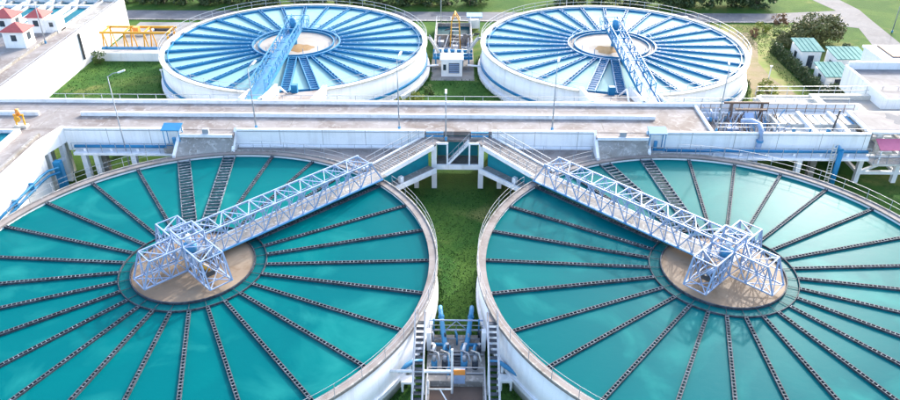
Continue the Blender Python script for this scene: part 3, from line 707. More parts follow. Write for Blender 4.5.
gatehouse(-62.8, -60.0, 97.4, 100.0, 2.2, 0, 'red roofed white gatehouse cut by the left picture edge')

# yellow gantry, blue main and curved basin
yg = thing('gantry_frame', (-46.5, 103, 0), 'yellow steel gantry frame beside the long white wall', 'gantry')
xs = (-50.6, -47.6, -44.7, -41.4)
for y in (102.4, 105.0): member('beam', (-51.0, y, 2.95), (-40.9, y, 2.95), .22, 'yellow', yg, .3)
for x in xs:
    member('cross_beam', (x, 102.4, 2.95), (x, 105.0, 2.95), .18, 'yellow', yg)
    for y in (102.4, 105.0):
        member('leg', (x-.35, y, 0), (x, y, 2.9), .15, 'yellow', yg); member('leg', (x+.45, y, 0), (x, y, 2.9), .13, 'yellow', yg)
MB().box(-46.6, -45.8, 103.3, 104.1, 2.6, 3.4).build('hoist', 'orange', yg)
mp = thing('water_main', (-46, 101.6, 0), 'blue water main lying in front of the yellow gantry', 'pipe')
MB().tube([(-50.8, 101.7, .75), (-41.0, 101.7, .75), (-40.2, 101.6, .6), (-39.9, 100.6, .5), (-39.9, 98.0, .5)], .36, 12).build('pipe', 'cyanblue', mp, True)
for x in (-49.5, -47, -44.5, -42): MB().box(x-.2, x+.2, 101.3, 102.1, 0, .55).build('saddle', 'whitebeam', mp)
for x in (-50.2, -45.5, -41.4): MB().tube([(x-.08, 101.7, .75), (x+.08, 101.7, .75)], .46, 12).build('flange', 'blue', mp)
cb = thing('basin_wall', (-46, 99.5, 0), 'low white basin wall with rounded corner on the lawn', 'wall')
m = MB()
arc = [(-51.2, 101.0)]+[(-49.4+1.8*math.cos(R(a)), 100.9+1.8*math.sin(R(a))) for a in range(190, 271, 10)]+[(-40.9, 99.1)]
for a, b in zip(arc, arc[1:]): m.bar((*a, .6), (*b, .6), .25, 1.2)
m.build('wall', 'white', cb)
MB().prism([(-51.1, 101), (-50.6, 100), (-49.4, 99.25), (-41, 99.25), (-41, 101.1), (-51.1, 101.1)], .02, .9).build('fill', 'cream', cb)
for x, y, s in ((-48.8, 110, 1), (-45, 111.5, -1), (-42.2, 109.5, 1)):
    q = tag(MB().tube([(x-2, y, .4), (x+1.2, y, .4), (x+1.8, y+s*1.2, .4), (x+1.8, y+s*2.4, .4)], .25, 10).build('yard_pipe', 'steel' if s > 0 else 'dark', None, True),
            {-48.8: 'pale yard pipe nearest the white wall end', -45: 'dark yard pipe behind the yellow gantry', -42.2: 'pale yard pipe next to the rear left tank'}[x], 'pipe', 'loose pipes in the yard')

# ------------------------------------------------------------------ right: grit pit, filters, trestle tower, building
gp = thing('grit_pit', (28, 69, 0), 'stained open pit with pale dividing beam at the right end of the deck', 'pit')
MB().box(25.0, 41, YN+.02, YF-.02, 3.6, 4.55).build('floor', 'deck', gp)
MB().box(24.75, 25.02, YN+.03, YF-.03, 4.5, ZD+.25).build('divider_beam', 'whitebeam', gp)
MB().box(21.0, 40.5, YN+.001, YN+.25, 4.55, ZD+.1).build('near_kerb', 'coping', gp)
MB().box(25.0, 41, 71.4, 71.65, 4.56, 5.2).build('far_ledge', 'whitebeam', gp)
rack = thing('screening_rack', (29, 69, 4.5), 'dark rusty portal frames over a blue lattice screening rack', 'machine')
for x in (28.2, 31.3):
    member('post', (x, 71.0, 4.5), (x+.05, 71.0, 6.6), .2, 'rust', rack); member('post', (x-.3, 69.2, 4.5), (x, 70.8, 6.3), .14, 'rust', rack)
member('beam', (27.4, 71.0, 6.55), (32.0, 71.0, 6.55), .18, 'rust', rack); member('beam', (28.2, 69.8, 6.3), (31.4, 69.8, 6.3), .16, 'rust', rack)
random.seed(3)
for i in range(90):
    a = Vector((random.uniform(26.2, 33.0), random.uniform(66.6, 70.8), 4.6)); b = a+Vector((random.uniform(-.9, .9), random.uniform(-.8, 1.2), random.uniform(.3, 1.6)))
    member('lattice_bar', a, b, .07, random.choice(['steel', 'cyanblue', 'rail', 'whitebeam', 'rust']), rack)
MB().hexa([(29.0, 68.4, 4.9), (29.9, 68.4, 4.9), (29.9, 69.3, 5.5), (29.0, 69.3, 5.5), (29.0, 68.4, 5.5), (29.9, 68.4, 5.5), (29.9, 69.3, 6.2), (29.0, 69.3, 6.2)]).build('screen_box', 'steel', rack)
for i in range(7): member('rake_bar', (26.6+i*.28, 67.0, 4.6), (27.6+i*.28, 69.4, 5.9), .06, 'steel' if i % 2 else 'rust', rack)
MB().box(27.0, 28.1, 67.6, 68.6, 4.56, 5.2).build('skip', 'steel', rack)
MB().tube([(26.5, 67.2, 4.9), (30.2, 67.0, 4.9)], .16, 8).build('conveyor', 'blue', rack)
for k, (x, y, l) in enumerate(((25.9, 70.4, 'first pump on the grit pit floor, beside the dividing beam'), (26.9, 70.6, 'second pump on the grit pit floor, left of the rusty frame'), (31.6, 67.0, 'third pump on the grit pit floor, right of the rack'))):
    q = thing('grit_pump', (x, y, 4.55), l, 'pump', 'pumps on the grit pit floor')
    MB().box(x-.35, x+.35, y-.3, y+.3, 4.551, 4.7).build('base', 'dark_concrete', q); MB().tube([(x-.3, y, 4.92), (x+.1, y, 4.92)], .2, 10).build('motor', 'steel', q, True)
    MB().tube([(x+.1, y, 4.92), (x+.3, y, 4.92)], .27, 12).build('casing', 'cyanblue', q, True); MB().tube([(x+.2, y, 5.1), (x+.2, y, 5.7), (x+.2, y+.5, 5.8)], .08, 8).build('outlet', 'steel', q, True)
rl = tag(MB().rail([(25.2, 71.3, 5.3), (41, 71.3, 5.3)], 1.0, 1.0, .05).build('grit_pit_railing', 'rust'), 'rusty brown railing along the far side of the grit pit', 'railing')
rl2 = tag(MB().rail([(25.4, 66.3, 5.6), (32, 66.3, 5.6)], .8, .8, .045).build('pit_edge_railing', 'rail'), 'grey railing on the near edge of the grit pit', 'railing')
sp = thing('spill_pipe', (29.4, 65, 0), 'fat pale blue pipe bending over the deck wall beside the right tank', 'pipe')
MB().tube([(28.3, 67.9, 5.9), (29.1, 67.3, 6.2), (29.5, 66.4, 6.25), (29.5, 65.6, 5.9), (29.45, 65.35, 5.2), (29.4, 65.3, 4.0), (29.35, 65.3, 2.0), (29.35, 65.3, 0)], .26, 12).build('pipe', 'steel', sp, True)
for z in (3.2, 5.0): MB().tube([(29.42, 65.32, z-.09), (29.42, 65.32, z+.09)], .34, 12).build('flange', 'cyanblue', sp)
fl = thing('filter_block', (37, 74, 0), 'row of pale rectangular filter beds at the right end of the deck', 'filter')
MB().box(31.9, 40.0, 66.2, 71.3, 4.56, 4.9).build('near_block', 'cream', fl)
MB().box(33.5, 62, 72.6, 78.6, 0, 3.9).build('far_block', 'cream', fl)
for i, x in enumerate((32.2, 35.4, 38.6)):
    bed = MB().box(x, x+2.8, 68.6, 71.0, 4.902, 5.3).build('bed', 'cream', fl)
    for k in range(3): MB().box(x+.4+k*.8, x+.62+k*.8, 68.7, 70.8, 5.302, 5.36).build('slat', 'blue' if k % 2 else 'dark', bed)
    MB().box(x+2.8, x+3.2, 66.5, 71.2, 4.901, 5.55).build('divider', 'whitebeam', fl)
for b in ((34, 39.5, 73, 78.2), (40.3, 60, 73.6, 77.8)): MB().box(*b, 3.902, 4.0).build('bed_water' if b[0] > 40 else 'bed_cover', 'beige_water' if b[0] > 40 else 'cream', fl)
for b in ((39.5, 40.3, 72.8, 78.4, 4.5), (40.3, 61, 77.8, 78.4, 4.5), (40.3, 61, 73.0, 73.6, 4.4), (33.6, 34, 73, 78.2, 4.3), (34, 39.5, 78.2, 78.5, 4.25)): MB().box(b[0], b[1], b[2], b[3], 3.901, b[4]).build('bed_wall', 'cream', fl)
MB().rail([(32, 66.3, 4.9), (40.0, 66.3, 4.9)], 1.0, 1.2, .05).build('handrail', 'rail', fl)
MB().rail([(33.6, 78.5, 4.25), (60, 78.55, 4.5)], 1.0, 1.8, .05).build('handrail', 'rail', fl)
MB().tube([(37.5, 67.8, 5), (37.7, 67.8, 7.2)], .09, 6).build('vent_post', 'dark', fl)
for i in range(4): MB().tube([(33.4+i*1.7, 67.2, 4.9), (33.4+i*1.7, 67.2, 5.5)], .2, 8).build('valve', 'cyanblue', fl)
tt = thing('trestle_tower', (42.4, 66.5, 0), 'white concrete trestle tower with flat roof at the right edge', 'tower')
for x in (40.4, 44.2, 48.5):
    for y in (66.3, 70.6): MB().box(x-.22, x+.22, y-.22, y+.22, 0, 5.5).build('column', 'whitebeam', tt)
for z in (1.1, 2.9, 4.2):
    member('beam', (40.4, 66.3, z), (48.5, 66.3, z), .32, 'whitebeam', tt); member('beam', (40.4, 70.6, z), (48.5, 70.6, z), .32, 'whitebeam', tt)
    for x in (40.4, 44.2, 48.5): member('side_beam', (x, 66.3, z), (x, 70.6, z), .3, 'whitebeam', tt)
for a, b in (((40.4, 1.1), (44.2, 2.9)), ((44.2, 2.9), (48.5, 1.1))): member('diagonal', (a[0], 66.3, a[1]), (b[0], 66.3, b[1]), .24, 'whitebeam', tt)
rf = MB().box(40.1, 52, 66.0, 70.9, 5.5, 5.75).build('roof', 'whitebeam', tt)
MB().box(40.5, 51.6, 66.4, 70.6, 5.751, 5.78).build('roof_felt', 'greyroof', rf)
MB().disc(44.6, 68.8, 1.3, 5.784, 30, 0, .25).build('roof_patch', 'asphalt', rf)
MB().hexa([(41, 64.7, 4.35), (52, 64.7, 4.35), (52, 66.0, 4.95), (41, 66.0, 4.95), (41, 64.7, 4.42), (52, 64.7, 4.42), (52, 66.0, 5.02), (41, 66.0, 5.02)]).build('pink_awning', 'pink', tt)
for x in (41.2, 44.5, 47.8): member('awning_post', (x, 64.8, 2.9), (x, 64.8, 4.37), .1, 'whitebeam', tt)
MB().box(40.6, 52, 64.6, 66.05, 2.7, 2.9).build('balcony', 'cream', tt)
MB().rail([(40.7, 64.65, 2.9), (52, 64.65, 2.9)], 1.0, 1.3, .05).build('handrail', 'rail', tt)
du = thing('standpipe', (36.8, 64.1, 0), 'blue standpipe with pale ladder beside the right tank rim', 'pipe')
MB().tube([(36.9, 64.1, 0), (36.9, 64.1, 4.6)], .26, 10).build('pipe', 'blue', du, True); MB().tube([(36.9, 64.1, 4.6), (36.9, 64.9, 4.6)], .26, 10).build('elbow', 'blue', du)
lad = MB()
for s in (-.2, .2): lad.bar((36.3+s, 64.0, 0), (36.3+s, 64.3, 5.2), .06)
for i in range(16): lad.bar((36.1, 64.0+i*.02, .3+i*.3), (36.5, 64.0+i*.02, .3+i*.3), .05)
lad.build('ladder', 'cream', du)
bd = thing('filter_building', (50, 79, 0), 'grey flat roofed building with white side wall at the right edge', 'building')
MB().box(46.4, 75, 75.6, 84.6, 4.75, 5.0).build('roof', 'greyroof', bd)
MB().box(46.2, 46.5, 75.4, 84.9, 2.6, 5.45).build('side_wall', 'white', bd)
MB().box(46.5, 75, 84.62, 84.9, 2.6, 5.9).build('rear_parapet', 'whitebeam', bd)
MB().box(46.5, 75, 75.4, 75.6, 2.6, 5.2).build('front_parapet', 'white', bd)
for y in (77.0, 83.6):
    for x in (46.8, 52, 57, 62): MB().box(x-.25, x+.25, y-.25, y+.25, 0, 4.75).build('column', 'whitebeam', bd)
MB().box(47.5, 75, 79.0, 84.5, 0, 4.7).build('wall', 'cream', bd)
for i, x in enumerate((49.5, 52.0, 55.5)): MB().tube([(x, 76.4+.3*i, 5.0), (x, 76.4+.3*i, 6.0+.3*i)], .13, 8).build('roof_vent', 'whitebeam', bd)
for i in range(5): MB().bar((48.2+i*.5, 75.9, 5.0), (48.5+i*.4, 76.3, 6.1), .07).build('roof_pipe', 'rail', bd)
wb = thing('tank_house', (55, 92, 0), 'plain white tank house behind the grey roofed building', 'building')
MB().box(52.6, 66, 88.6, 93.4, 0, 4.6).build('wall', 'white', wb); MB().box(52.4, 66.2, 88.4, 93.6, 4.6, 4.9).build('roof', 'white', wb)
MB().box(54, 65.6, 88.9, 93.1, 4.901, 5.05).build('roof_cap', 'rust', wb)
def hut(x0, x1, y0, y1, h, label, rise):
    t = thing('hut', ((x0+x1)/2, (y0+y1)/2, 0), label, 'hut', 'green roofed huts')
    MB().box(x0+.25, x1-.25, y0+.25, y1-.25, 0, h-.05).build('wall', 'white', t)
    MB().hexa([(x0, y0, h-.1), (x1, y0, h-.1), (x1, y1, h+rise-.1), (x0, y1, h+rise-.1), (x0, y0, h), (x1, y0, h), (x1, y1, h+rise), (x0, y1, h+rise)]).build('roof', 'greenroof', t)
    n = int((x1-x0)/.6)
    for i in range(1, n): MB().hexa([(x0+i*.6-.03, y0, h+.001), (x0+i*.6+.03, y0, h+.001), (x0+i*.6+.03, y1, h+rise+.001), (x0+i*.6-.03, y1, h+rise+.001), (x0+i*.6-.03, y0, h+.05), (x0+i*.6+.03, y0, h+.05), (x0+i*.6+.03, y1, h+rise+.05), (x0+i*.6-.03, y1, h+rise+.05)]).build('roof_rib', 'greenroof', t)
    d = MB().box((x0+x1)/2-.4, (x0+x1)/2+.4, y0+.2, y0+.248, 0, 1.9).build('door', 'launder', t)
    MB().box((x0+x1)/2+.2, (x0+x1)/2+.28, y0+.16, y0+.198, .9, 1.05).build('handle', 'rail', d)
    MB().box(x0+.21, x0+.248, (y0+y1)/2-.4, (y0+y1)/2+.4, 1.1, 1.9).build('window', 'glass', t)
hut(46.6, 49.8, 97.5, 101.6, 2.6, 'green roofed hut farthest left, by the big round bush', .5)
hut(49.9, 54.3, 94.0, 98.0, 2.8, 'widest green roofed hut with long white wall', .35)
hut(46.4, 50.0, 89.0, 93.0, 2.3, 'low green roofed hut nearest the camera', .5)

# ------------------------------------------------------------------ lower middle: pump pit between the tanks
def stairs(x0, x1, label):
    t = thing('stair_flight', ((x0+x1)/2, 33, 0), label, 'stairs', 'stair flights beside the pump pit')
    # a flight that comes down from the tank rim towards the camera
    n = 22; ya, yb, za, zb = 39.4, 31.0, 3.95, .35
    for i in range(n):
        y = ya+(yb-ya)*i/n; z = za+(zb-za)*i/n; MB().box(x0+.07, x1-.07, y-.30, y-.02, z-.05, z).build('tread', 'launder', t)
    for x in (x0, x1):
        member('stringer', (x, ya, za-.05), (x, yb, zb-.05), .08, 'whitebeam', t, .28)
        MB().rail([(x, ya, za+.05), (x, yb, zb+.05)], 1.0, 1.3, .05).build('handrail', 'rail', t)
    MB().box(x0-.05, x1+.05, ya+.01, ya+1.0, za-.12, za+.02).build('landing', 'coping', t)
    for y in (36.5, 33.5):
        for x in (x0, x1): member('post', (x, y, 0), (x, y, za+(zb-za)*(ya-y)/(ya-yb)), .1, 'whitebeam', t)
    return t
stairs(-2.75, -2.1, 'steep metal stair flight beside the left tank, left of the pump pit')
stairs(2.2, 2.85, 'steep metal stair flight beside the right tank, right of the pump pit')
pit = thing('pump_pit', (0, 36, 0), 'rectangular pump pit of brown sludge between the front tanks', 'pit')
MB().box(-2.0, 2.1, 37.3, 41.9, 0, .55).build('pump_floor', 'concrete', pit)
MB().box(-2.0, 2.1, 36.75, 37.28, 0, 1.0).build('back_wall', 'concrete', pit)
MB().box(-2.0, -1.72, 29.5, 36.74, 0, 1.0).build('side_wall', 'concrete', pit)
MB().box(1.85, 2.1, 29.5, 36.74, 0, 1.0).build('side_wall', 'concrete', pit)
MB().box(-1.71, 1.84, 29.5, 36.74, .2, .5).build('sludge', 'sludge', pit)
for y in (34.6, 33.2): MB().box(-1.9, 2.0, y-.1, y+.1, 1.01, 1.2).build('cross_beam', 'rail', pit)
MB().rail([(-1.85, 30, 1.0), (-1.85, 37.0, 1.0), (1.95, 37.0, 1.0), (1.95, 30, 1.0)], 1.0, 1.4, .05).build('handrail', 'rail', pit)
pan = MB().box(-.1, .65, 36.5, 36.62, 1.0, 2.3).build('control_panel', 'steel', pit); MB().box(-.1, .65, 36.44, 36.498, 1.85, 2.3).build('warning_plate', 'orange', pan)
for k, s in ((0, -1), (1, 1)):
    x = s*1.15+.02
    rp = thing('riser_pipe', (x, 43, 0), f'slanting blue riser pipe on the {"left" if s < 0 else "right"} behind the pumps', 'pipe', 'blue riser pipes behind the pumps')
    MB().tube([(x-s*.42, 39.9, .8), (x-s*.34, 40.6, 1.0), (x, 43.0, 1.95), (x+s*.02, 43.4, 2.0)], [.18, .19, .17, .15], 12).build('pipe', 'cyanblue', rp, True)
    MB().tube([(x-s*.08, 42.4, 1.70), (x-s*.05, 42.6, 1.78)], .23, 12).build('flange', 'blue', rp)
    MB().box(x-.12-s*.1, x+.12-s*.1, 42.2, 42.45, 0, 1.5).build('support', 'cyanblue', rp)
    pu = thing('sludge_pump', (s*1.05, 39.2, .55), f'white and blue sludge pump set on the {"left" if s < 0 else "right"} of the pump pit', 'pump', 'sludge pumps in the pit')
    for i, dx in enumerate((-.42, .32)):
        px = s*1.05+dx
        MB().tube([(px, 39.9, .6), (px, 39.9, 1.3), (px, 39.6, 1.6), (px-.1, 39.0, 1.7)], .10, 10).build('suction_pipe', 'cyanblue' if i else 'whitebeam', pu, True)
        MB().tube([(px, 38.5, .55), (px, 38.5, 1.15), (px, 38.5, 1.2)], [.22, .22, .1], 12).build('casing', 'launder' if i else 'cyanblue', pu, True)
        MB().tube([(px, 38.5, 1.2), (px, 38.5, 1.6)], .14, 12).build('motor', 'rail', pu, True)
        MB().tube([(px-.3, 39.0, 1.7), (px+.25, 38.7, 1.72), (px+.4, 38.1, 1.5)], .06, 8).build('hose', 'cream' if i else 'rail', pu, True)
    MB().tube([(s*1.05-.6, 40.4, .95), (s*1.05+.6, 40.4, .95)], .13, 8).build('header', 'blue', pu, True)
    MB().tube([(s*.5, 37.5, .7), (s*.45, 40.5, .7)], .11, 8).build('delivery_pipe', 'cyanblue', pu, True)
gr_ = thing('pipework', (0, 40.5, .55), 'grey pipework and grating platform behind the sludge pumps', 'pipes')
for i in range(5): MB().tube([(-1.7+i*.85, 41.6, .6), (-1.7+i*.85, 41.5, 1.3), (-1.6+i*.85, 40.9, 1.4), (-1.6+i*.85, 40.8, .6)], .07, 8).build('loop_pipe', ('rail', 'launder', 'cyanblue', 'rail', 'launder')[i], gr_, True)
for y, z in ((41.2, .8), (39.6, .75), (37.7, .75)): MB().tube([(-1.9, y, z), (2.0, y, z)], .06, 8).build('cross_pipe', 'rail', gr_, True)
for i in range(9): MB().box(-.45, .45, 37.45+i*.3, 37.62+i*.3, .58, .63).build('grating_bar', 'launder', gr_)
for x in (-1.6, -.6, .7, 1.7): MB().box(x-.14, x+.14, 40.0, 40.3, .55, 1.0).build('valve_block', 'launder', gr_); MB().tube([(x, 40.15, 1.0), (x, 40.15, 1.25), (x, 40.15, 1.28)], [.03, .03, .14], 8).build('handwheel', 'rail', gr_)
MB().rail([(-1.9, 41.8, .55), (2.0, 41.8, .55)], 1.0, .9, .04).build('handrail', 'rail', gr_)
pf = thing('pipe_rack', (0, 41.8, 0), 'pale blue pipe rack crossing behind the sludge pumps', 'frame')
for x in (-1.6, 1.7): member('post', (x, 41.95, 0), (x, 41.95, 2.0), .1, 'cyanblue', pf)
for z in (1.9, 1.0): member('beam', (-1.9, 41.95, z), (2.0, 41.95, z), .08, 'steel', pf)
member('brace', (-.7, 41.95, 1.0), (.1, 41.95, 1.9), .05, 'steel', pf); member('brace', (.8, 41.95, 1.0), (0, 41.95, 1.9), .05, 'steel', pf)
for s, x in ((-1, -1.9), (1, 2.0)):
    cbx = tag(MB().box(x-.15, x+.15, 40.2, 40.7, .55, 2.2).build('switch_box', 'whitebeam'), f'upright white switch box on the {"left" if s < 0 else "right"} side of the pumps', 'box', 'switch boxes by the pumps')
wp = thing('white_pipe_frame', (-.8, 34, 0), 'white pipe frame with tall mast over the left half of the sludge pit', 'frame')
MB().tube([(-4.5, 36.2, 2.4), (-.25, 36.2, 2.4)], .11, 8).build('cross_pipe', 'whitebeam', wp, True)
MB().tube([(-.22, 36.15, .5), (-.22, 36.15, 4.4)], .08, 8).build('mast', 'whitebeam', wp)
MB().tube([(-1.8, 35.6, .9), (-1.8, 35.6, 2.2)], .07, 8).build('leg', 'whitebeam', wp); MB().tube([(-1.8, 33.6, .9), (-1.8, 33.6, 2.2)], .07, 8).build('leg', 'whitebeam', wp)
for y, c in ((35.3, 'cream'), (33.6, 'whitebeam')): MB().tube([(-1.8, y, 1.7), (-.2, y, 1.7)], .06, 8).build('bar', c, wp)
MB().tube([(-1.0, 35.3, 1.7), (-.25, 34.4, .9)], .05, 6).build('stay', 'whitebeam', wp)
for x, y, l in ((-3.25, 37.0, 'left'), (3.45, 37.2, 'right')):
    q = thing('valve_stand', (x, y, 0), f'small white concrete stand on the grass under the {l} front tank', 'stand', 'white stands on the grass')
    MB().box(x-.42, x+.42, y-.35, y+.35, .75, .92).build('top', 'white', q)
    for a in (-.34, .34):
        for b in (-.27, .27): MB().box(x+a-.07, x+a+.07, y+b-.07, y+b+.07, 0, .75).build('leg', 'white', q)
for s, x in ((-1, -2.8), (1, 2.9)):
    q = thing('side_pipe', (x, 38, 0), f'pale blue pipe elbow running from the {"left" if s < 0 else "right"} front tank to the pit', 'pipe', 'pipes from the tanks to the pit')
    MB().tube([(x+s*1.6, 36.6, 1.5), (x+s*.2, 38.0, 1.5), (x-s*.5, 38.4, 1.3)], .16, 8).build('pipe', 'cyanblue', q, True)
    MB().box(x+s*.3-.08, x+s*.3+.08, 37.7, 37.9, 0, 1.4).build('support', 'whitebeam', q)

# ------------------------------------------------------------------ lamp posts
def lamp(x, y, z0, z1, arm, label):
    t = thing('lamp_post', (x, y, z0), label, 'lamp post', 'lamp posts of the plant')
    MB().tube([(x, y, z0), (x, y, z1)], [.085, .04], 8).build('pole', 'rail', t, True)
    MB().tube([(x, y, z0), (x, y, z0+.35)], .13, 8).build('base', 'cyanblue', t)
    a = Vector((x, y, z1)); b = a+Vector(arm)
    MB().tube([a-Vector((0, 0, .05)), a.lerp(b, .5)+Vector((0, 0, .1)), b], .035, 6).build('arm', 'rail', t)
    d = Vector(arm).normalized(); h = MB().bar(b-d*.1, b+d*.6, .2, .1).build('lamp_head', 'whitebeam', t)
    MB().bar(b+d*.02-Vector((0, 0, .07)), b+d*.52-Vector((0, 0, .07)), .15, .03).build('lens', 'lamp', h)
lamp(-32.6, 64.9, 0, 11.4, (1.0, .3, .3), 'tallest lamp post, beside the left front tank in front of the lawn')
lamp(-19.8, 66.25, ZD, 11.7, (.3, .8, .2), 'lamp post on the deck in front of the rear left blue bridge')
lamp(-5.7, 66.25, ZD, 12.7, (.2, .8, .2), 'lamp post on the deck just left of the middle platform')
lamp(-1.1, 65.05, 4.98, 9.6, (0, .5, .1), 'short lamp post standing on the middle platform landing')
lamp(9.3, 66.25, ZD, 12.2, (.2, .8, .2), 'lamp post on the deck just right of the middle platform')
lamp(25.4, 66.35, ZD, 12.0, (.2, .8, .2), 'lamp post beside the dividing beam of the grit pit')
lamp(-2.7, 115.2, 0, 9.0, (0, 1, .2), 'white lamp post beside the road behind the pump yard')
lamp(-54.0, 93.5, 4.45, 11.5, (-1, .2, .2), 'lamp post on the raised basin block near the red roofs')
lamp(17.0, 116.3, 0, 8, (0, 1, .2), 'lamp post at the road behind the rear right tank')
lamp(67.5, 113.5, 0, 8, (1, .2, .2), 'lamp post beside the side road at upper right')
# drain stand pipes behind the tanks, white garden stake on the lawn
for x, y, l in ((-38.6, 91.2, 'small white marker post on the upper left lawn'), (41.5, 94.0, 'small white marker post on the dry earth path')):
    q = thing('marker_post', (x, y, 0), l, 'post'); MB().tube([(x, y, 0), (x, y, 1.7)], .07, 6).build('post', 'white', q); MB().box(x-.15, x+.15, y-.1, y+.1, 1.7, 1.85).build('cap', 'white', q)
for x, y, l in ((33.5, 116.6, 'small white roadside box near the rear right tank'),):
    q = thing('roadside_box', (x+2.2, y, 0), l, 'box'); MB().box(x+1.6, x+2.9, y-.5, y+.5, 0, 1.1).build('body', 'white', q); MB().box(x+1.5, x+3.0, y-.6, y+.6, 1.1, 1.25).build('lid', 'whitebeam', q)
# thin post fence on the far side of the deck lawn
lf = thing('lawn_fence', (-20, 73, 0), 'low post and wire fence along the lawn behind the deck', 'fence')
for i in range(9): member('post', (-50+i*1.35, 74.6, 0), (-50+i*1.35, 74.6, 1.3), .1, 'whitebeam', lf)
for z in (.5, .9, 1.25): member('wire', (-50, 74.6, z), (-39.2, 74.6, z), .03, 'rail', lf)

# ------------------------------------------------------------------ vegetation
def leaf_mesh(name, n, rx, ry, z0, z1, size, mat, seed, clumps=26, flat=0):
    rnd = random.Random(seed); m = MB(); cl = []
    for i in range(clumps):
        while True:
            a = Vector((rnd.uniform(-1, 1), rnd.uniform(-1, 1), rnd.uniform(-1, 1)))
            if .35 < a.length < 1: break
        cl.append((a, rnd.uniform(.22, .42)))
    zc, zh = (z0+z1)/2, (z1-z0)/2
    for i in range(n):
        c, r = rnd.choice(cl); d = Vector((rnd.gauss(0, 1), rnd.gauss(0, 1), rnd.gauss(0, 1))).normalized()*r*rnd.uniform(.55, 1.08)
        p = c+d; p = Vector((p.x*rx, p.y*ry, zc+p.z*zh))
        if p.z < .02: p.z = .02+rnd.random()*.2
        nrm = (d+Vector((rnd.uniform(-.7, .7), rnd.uniform(-.7, .7), rnd.uniform(-.2, .9)))).normalized()
        t1 = nrm.orthogonal().normalized(); t1.rotate(Matrix.Rotation(rnd.uniform(0, 6.28), 3, nrm)); t2 = nrm.cross(t1)
        s = size*rnd.uniform(.6, 1.3)
        m.add([p-t1*s, p-t2*s*.45+t1*s*.1, p+t1*s, p+t2*s*.45+t1*s*.1], [(0, 1, 2, 3)])
    me = m.mesh(name); me.materials.append(M[mat]); return me
def trunk_mesh(name, h, r, spread, seed):
    rnd = random.Random(seed); m = MB()
    m.tube([(0, 0, 0), (.1*r, .05, h*.5), (.2*r, .1, h)], [r, r*.75, r*.45], 8)
    for i in range(6):
        a = i*1.05+rnd.random(); z = h*rnd.uniform(.55, .95)
        m.tube([(0, 0, z), (math.cos(a)*spread*.5, math.sin(a)*spread*.5, z+h*.35), (math.cos(a)*spread, math.sin(a)*spread, z+h*.5)], [r*.45, r*.3, r*.1], 6)
    me = m.mesh(name); me.materials.append(M['bark']); return me
TREE = [(trunk_mesh('trunk_mesh', 2.2, .2, 1.7, 1), leaf_mesh('crown_mesh', 2600, 2.9, 2.9, 0.1, 6.0, .24, 'leaf_dark', 11)),
        (trunk_mesh('trunk_mesh', 2.6, .22, 1.9, 2), leaf_mesh('crown_mesh', 2600, 3.3, 3.0, 0.1, 6.8, .26, 'leaf_dark', 12, 30)),
        (trunk_mesh('trunk_mesh', 1.6, .16, 1.3, 3), leaf_mesh('crown_mesh', 2200, 2.6, 2.6, .5, 5.0, .22, 'leaf_mid', 13, 22)),
        (trunk_mesh('trunk_mesh', 1.4, .2, 2.0, 4), leaf_mesh('crown_mesh', 5200, 3.9, 3.2, .3, 4.6, .22, 'leaf_olive', 14, 44))]
def tree(x, y, k, s, rot, label, group='trees behind the road'):
    t = thing('tree', (x, y, 0), label, 'tree', group); mt = Matrix.Rotation(rot, 4, 'Z') @ Matrix.Scale(s, 4)
    put(TREE[k][0], 'trunk', t, mt); put(TREE[k][1], 'crown', t, mt)
rnd = random.Random(21)
BUSH = {k: leaf_mesh('foliage_mesh', 700, 1.0, 1.0, .0, 1.5, .13, k, 31+i, 14) for i, k in enumerate(('leaf_mid', 'leaf_yellow', 'leaf_red', 'leaf_dark'))}
spots = [-71, -64, -57, -50, -43, -37, -31, -24, -17, -11, -4, 3, 19, 25, 30, 36, 41, 46, 51.5]
for i, x in enumerate(spots):
    k = 2 if x in (-4, 3) else rnd.choice((0, 0, 1))
    where = ('left of the lamp post by the pump yard' if x < -2.7 else 'right of the lamp post by the pump yard')
    n = i+1
    ordn = ['first', 'second', 'third', 'fourth', 'fifth', 'sixth', 'seventh', 'eighth', 'ninth', 'tenth', 'eleventh', 'twelfth', 'thirteenth', 'fourteenth', 'fifteenth', 'sixteenth', 'seventeenth', 'eighteenth', 'nineteenth'][i]
    tree(x+rnd.uniform(-1, 1), 127.6+rnd.uniform(-.6, .9), k, rnd.uniform(.85, 1.15), rnd.uniform(0, 6), f'{"light" if k == 2 else "dark"} green tree behind the road, {ordn} from the left')
bx = [v for v in (-73+i*3.75 for i in range(34)) if not 5 < v < 16]
ones = ['first', 'second', 'third', 'fourth', 'fifth', 'sixth', 'seventh', 'eighth', 'ninth']
ORD = ones+['tenth', 'eleventh', 'twelfth', 'thirteenth', 'fourteenth', 'fifteenth', 'sixteenth', 'seventeenth', 'eighteenth', 'nineteenth', 'twentieth']+['twenty-'+o for o in ones]+['thirtieth']+['thirty-'+o for o in ones]
for i, x in enumerate(bx):
    t = thing('roadside_bush', (x, 126.4, 0), f'dark green bush in the dense row behind the road, {ORD[i]} from the left', 'bush', 'dense bushes behind the road')
    put(BUSH['leaf_dark'], 'foliage', t, Matrix.Translation((rnd.uniform(-.6, .6), rnd.uniform(-.5, .8), -.3)) @ Matrix.Rotation(rnd.uniform(0, 6), 4, 'Z') @ Matrix.Diagonal((2.4*rnd.uniform(.8, 1.2), 1.8, 2.0*rnd.uniform(.8, 1.3), 1)))
    put(TREE[2][0], 'stem', t, Matrix.Scale(.6, 4))
tree(53.2, 107.8, 3, 1.0, .5, 'big round olive green bush beside the green roofed huts', 'bushes by the huts')
tree(49.0, 106.2, 3, .55, 2.2, 'smaller olive bush at the left foot of the big round bush', 'bushes by the huts')
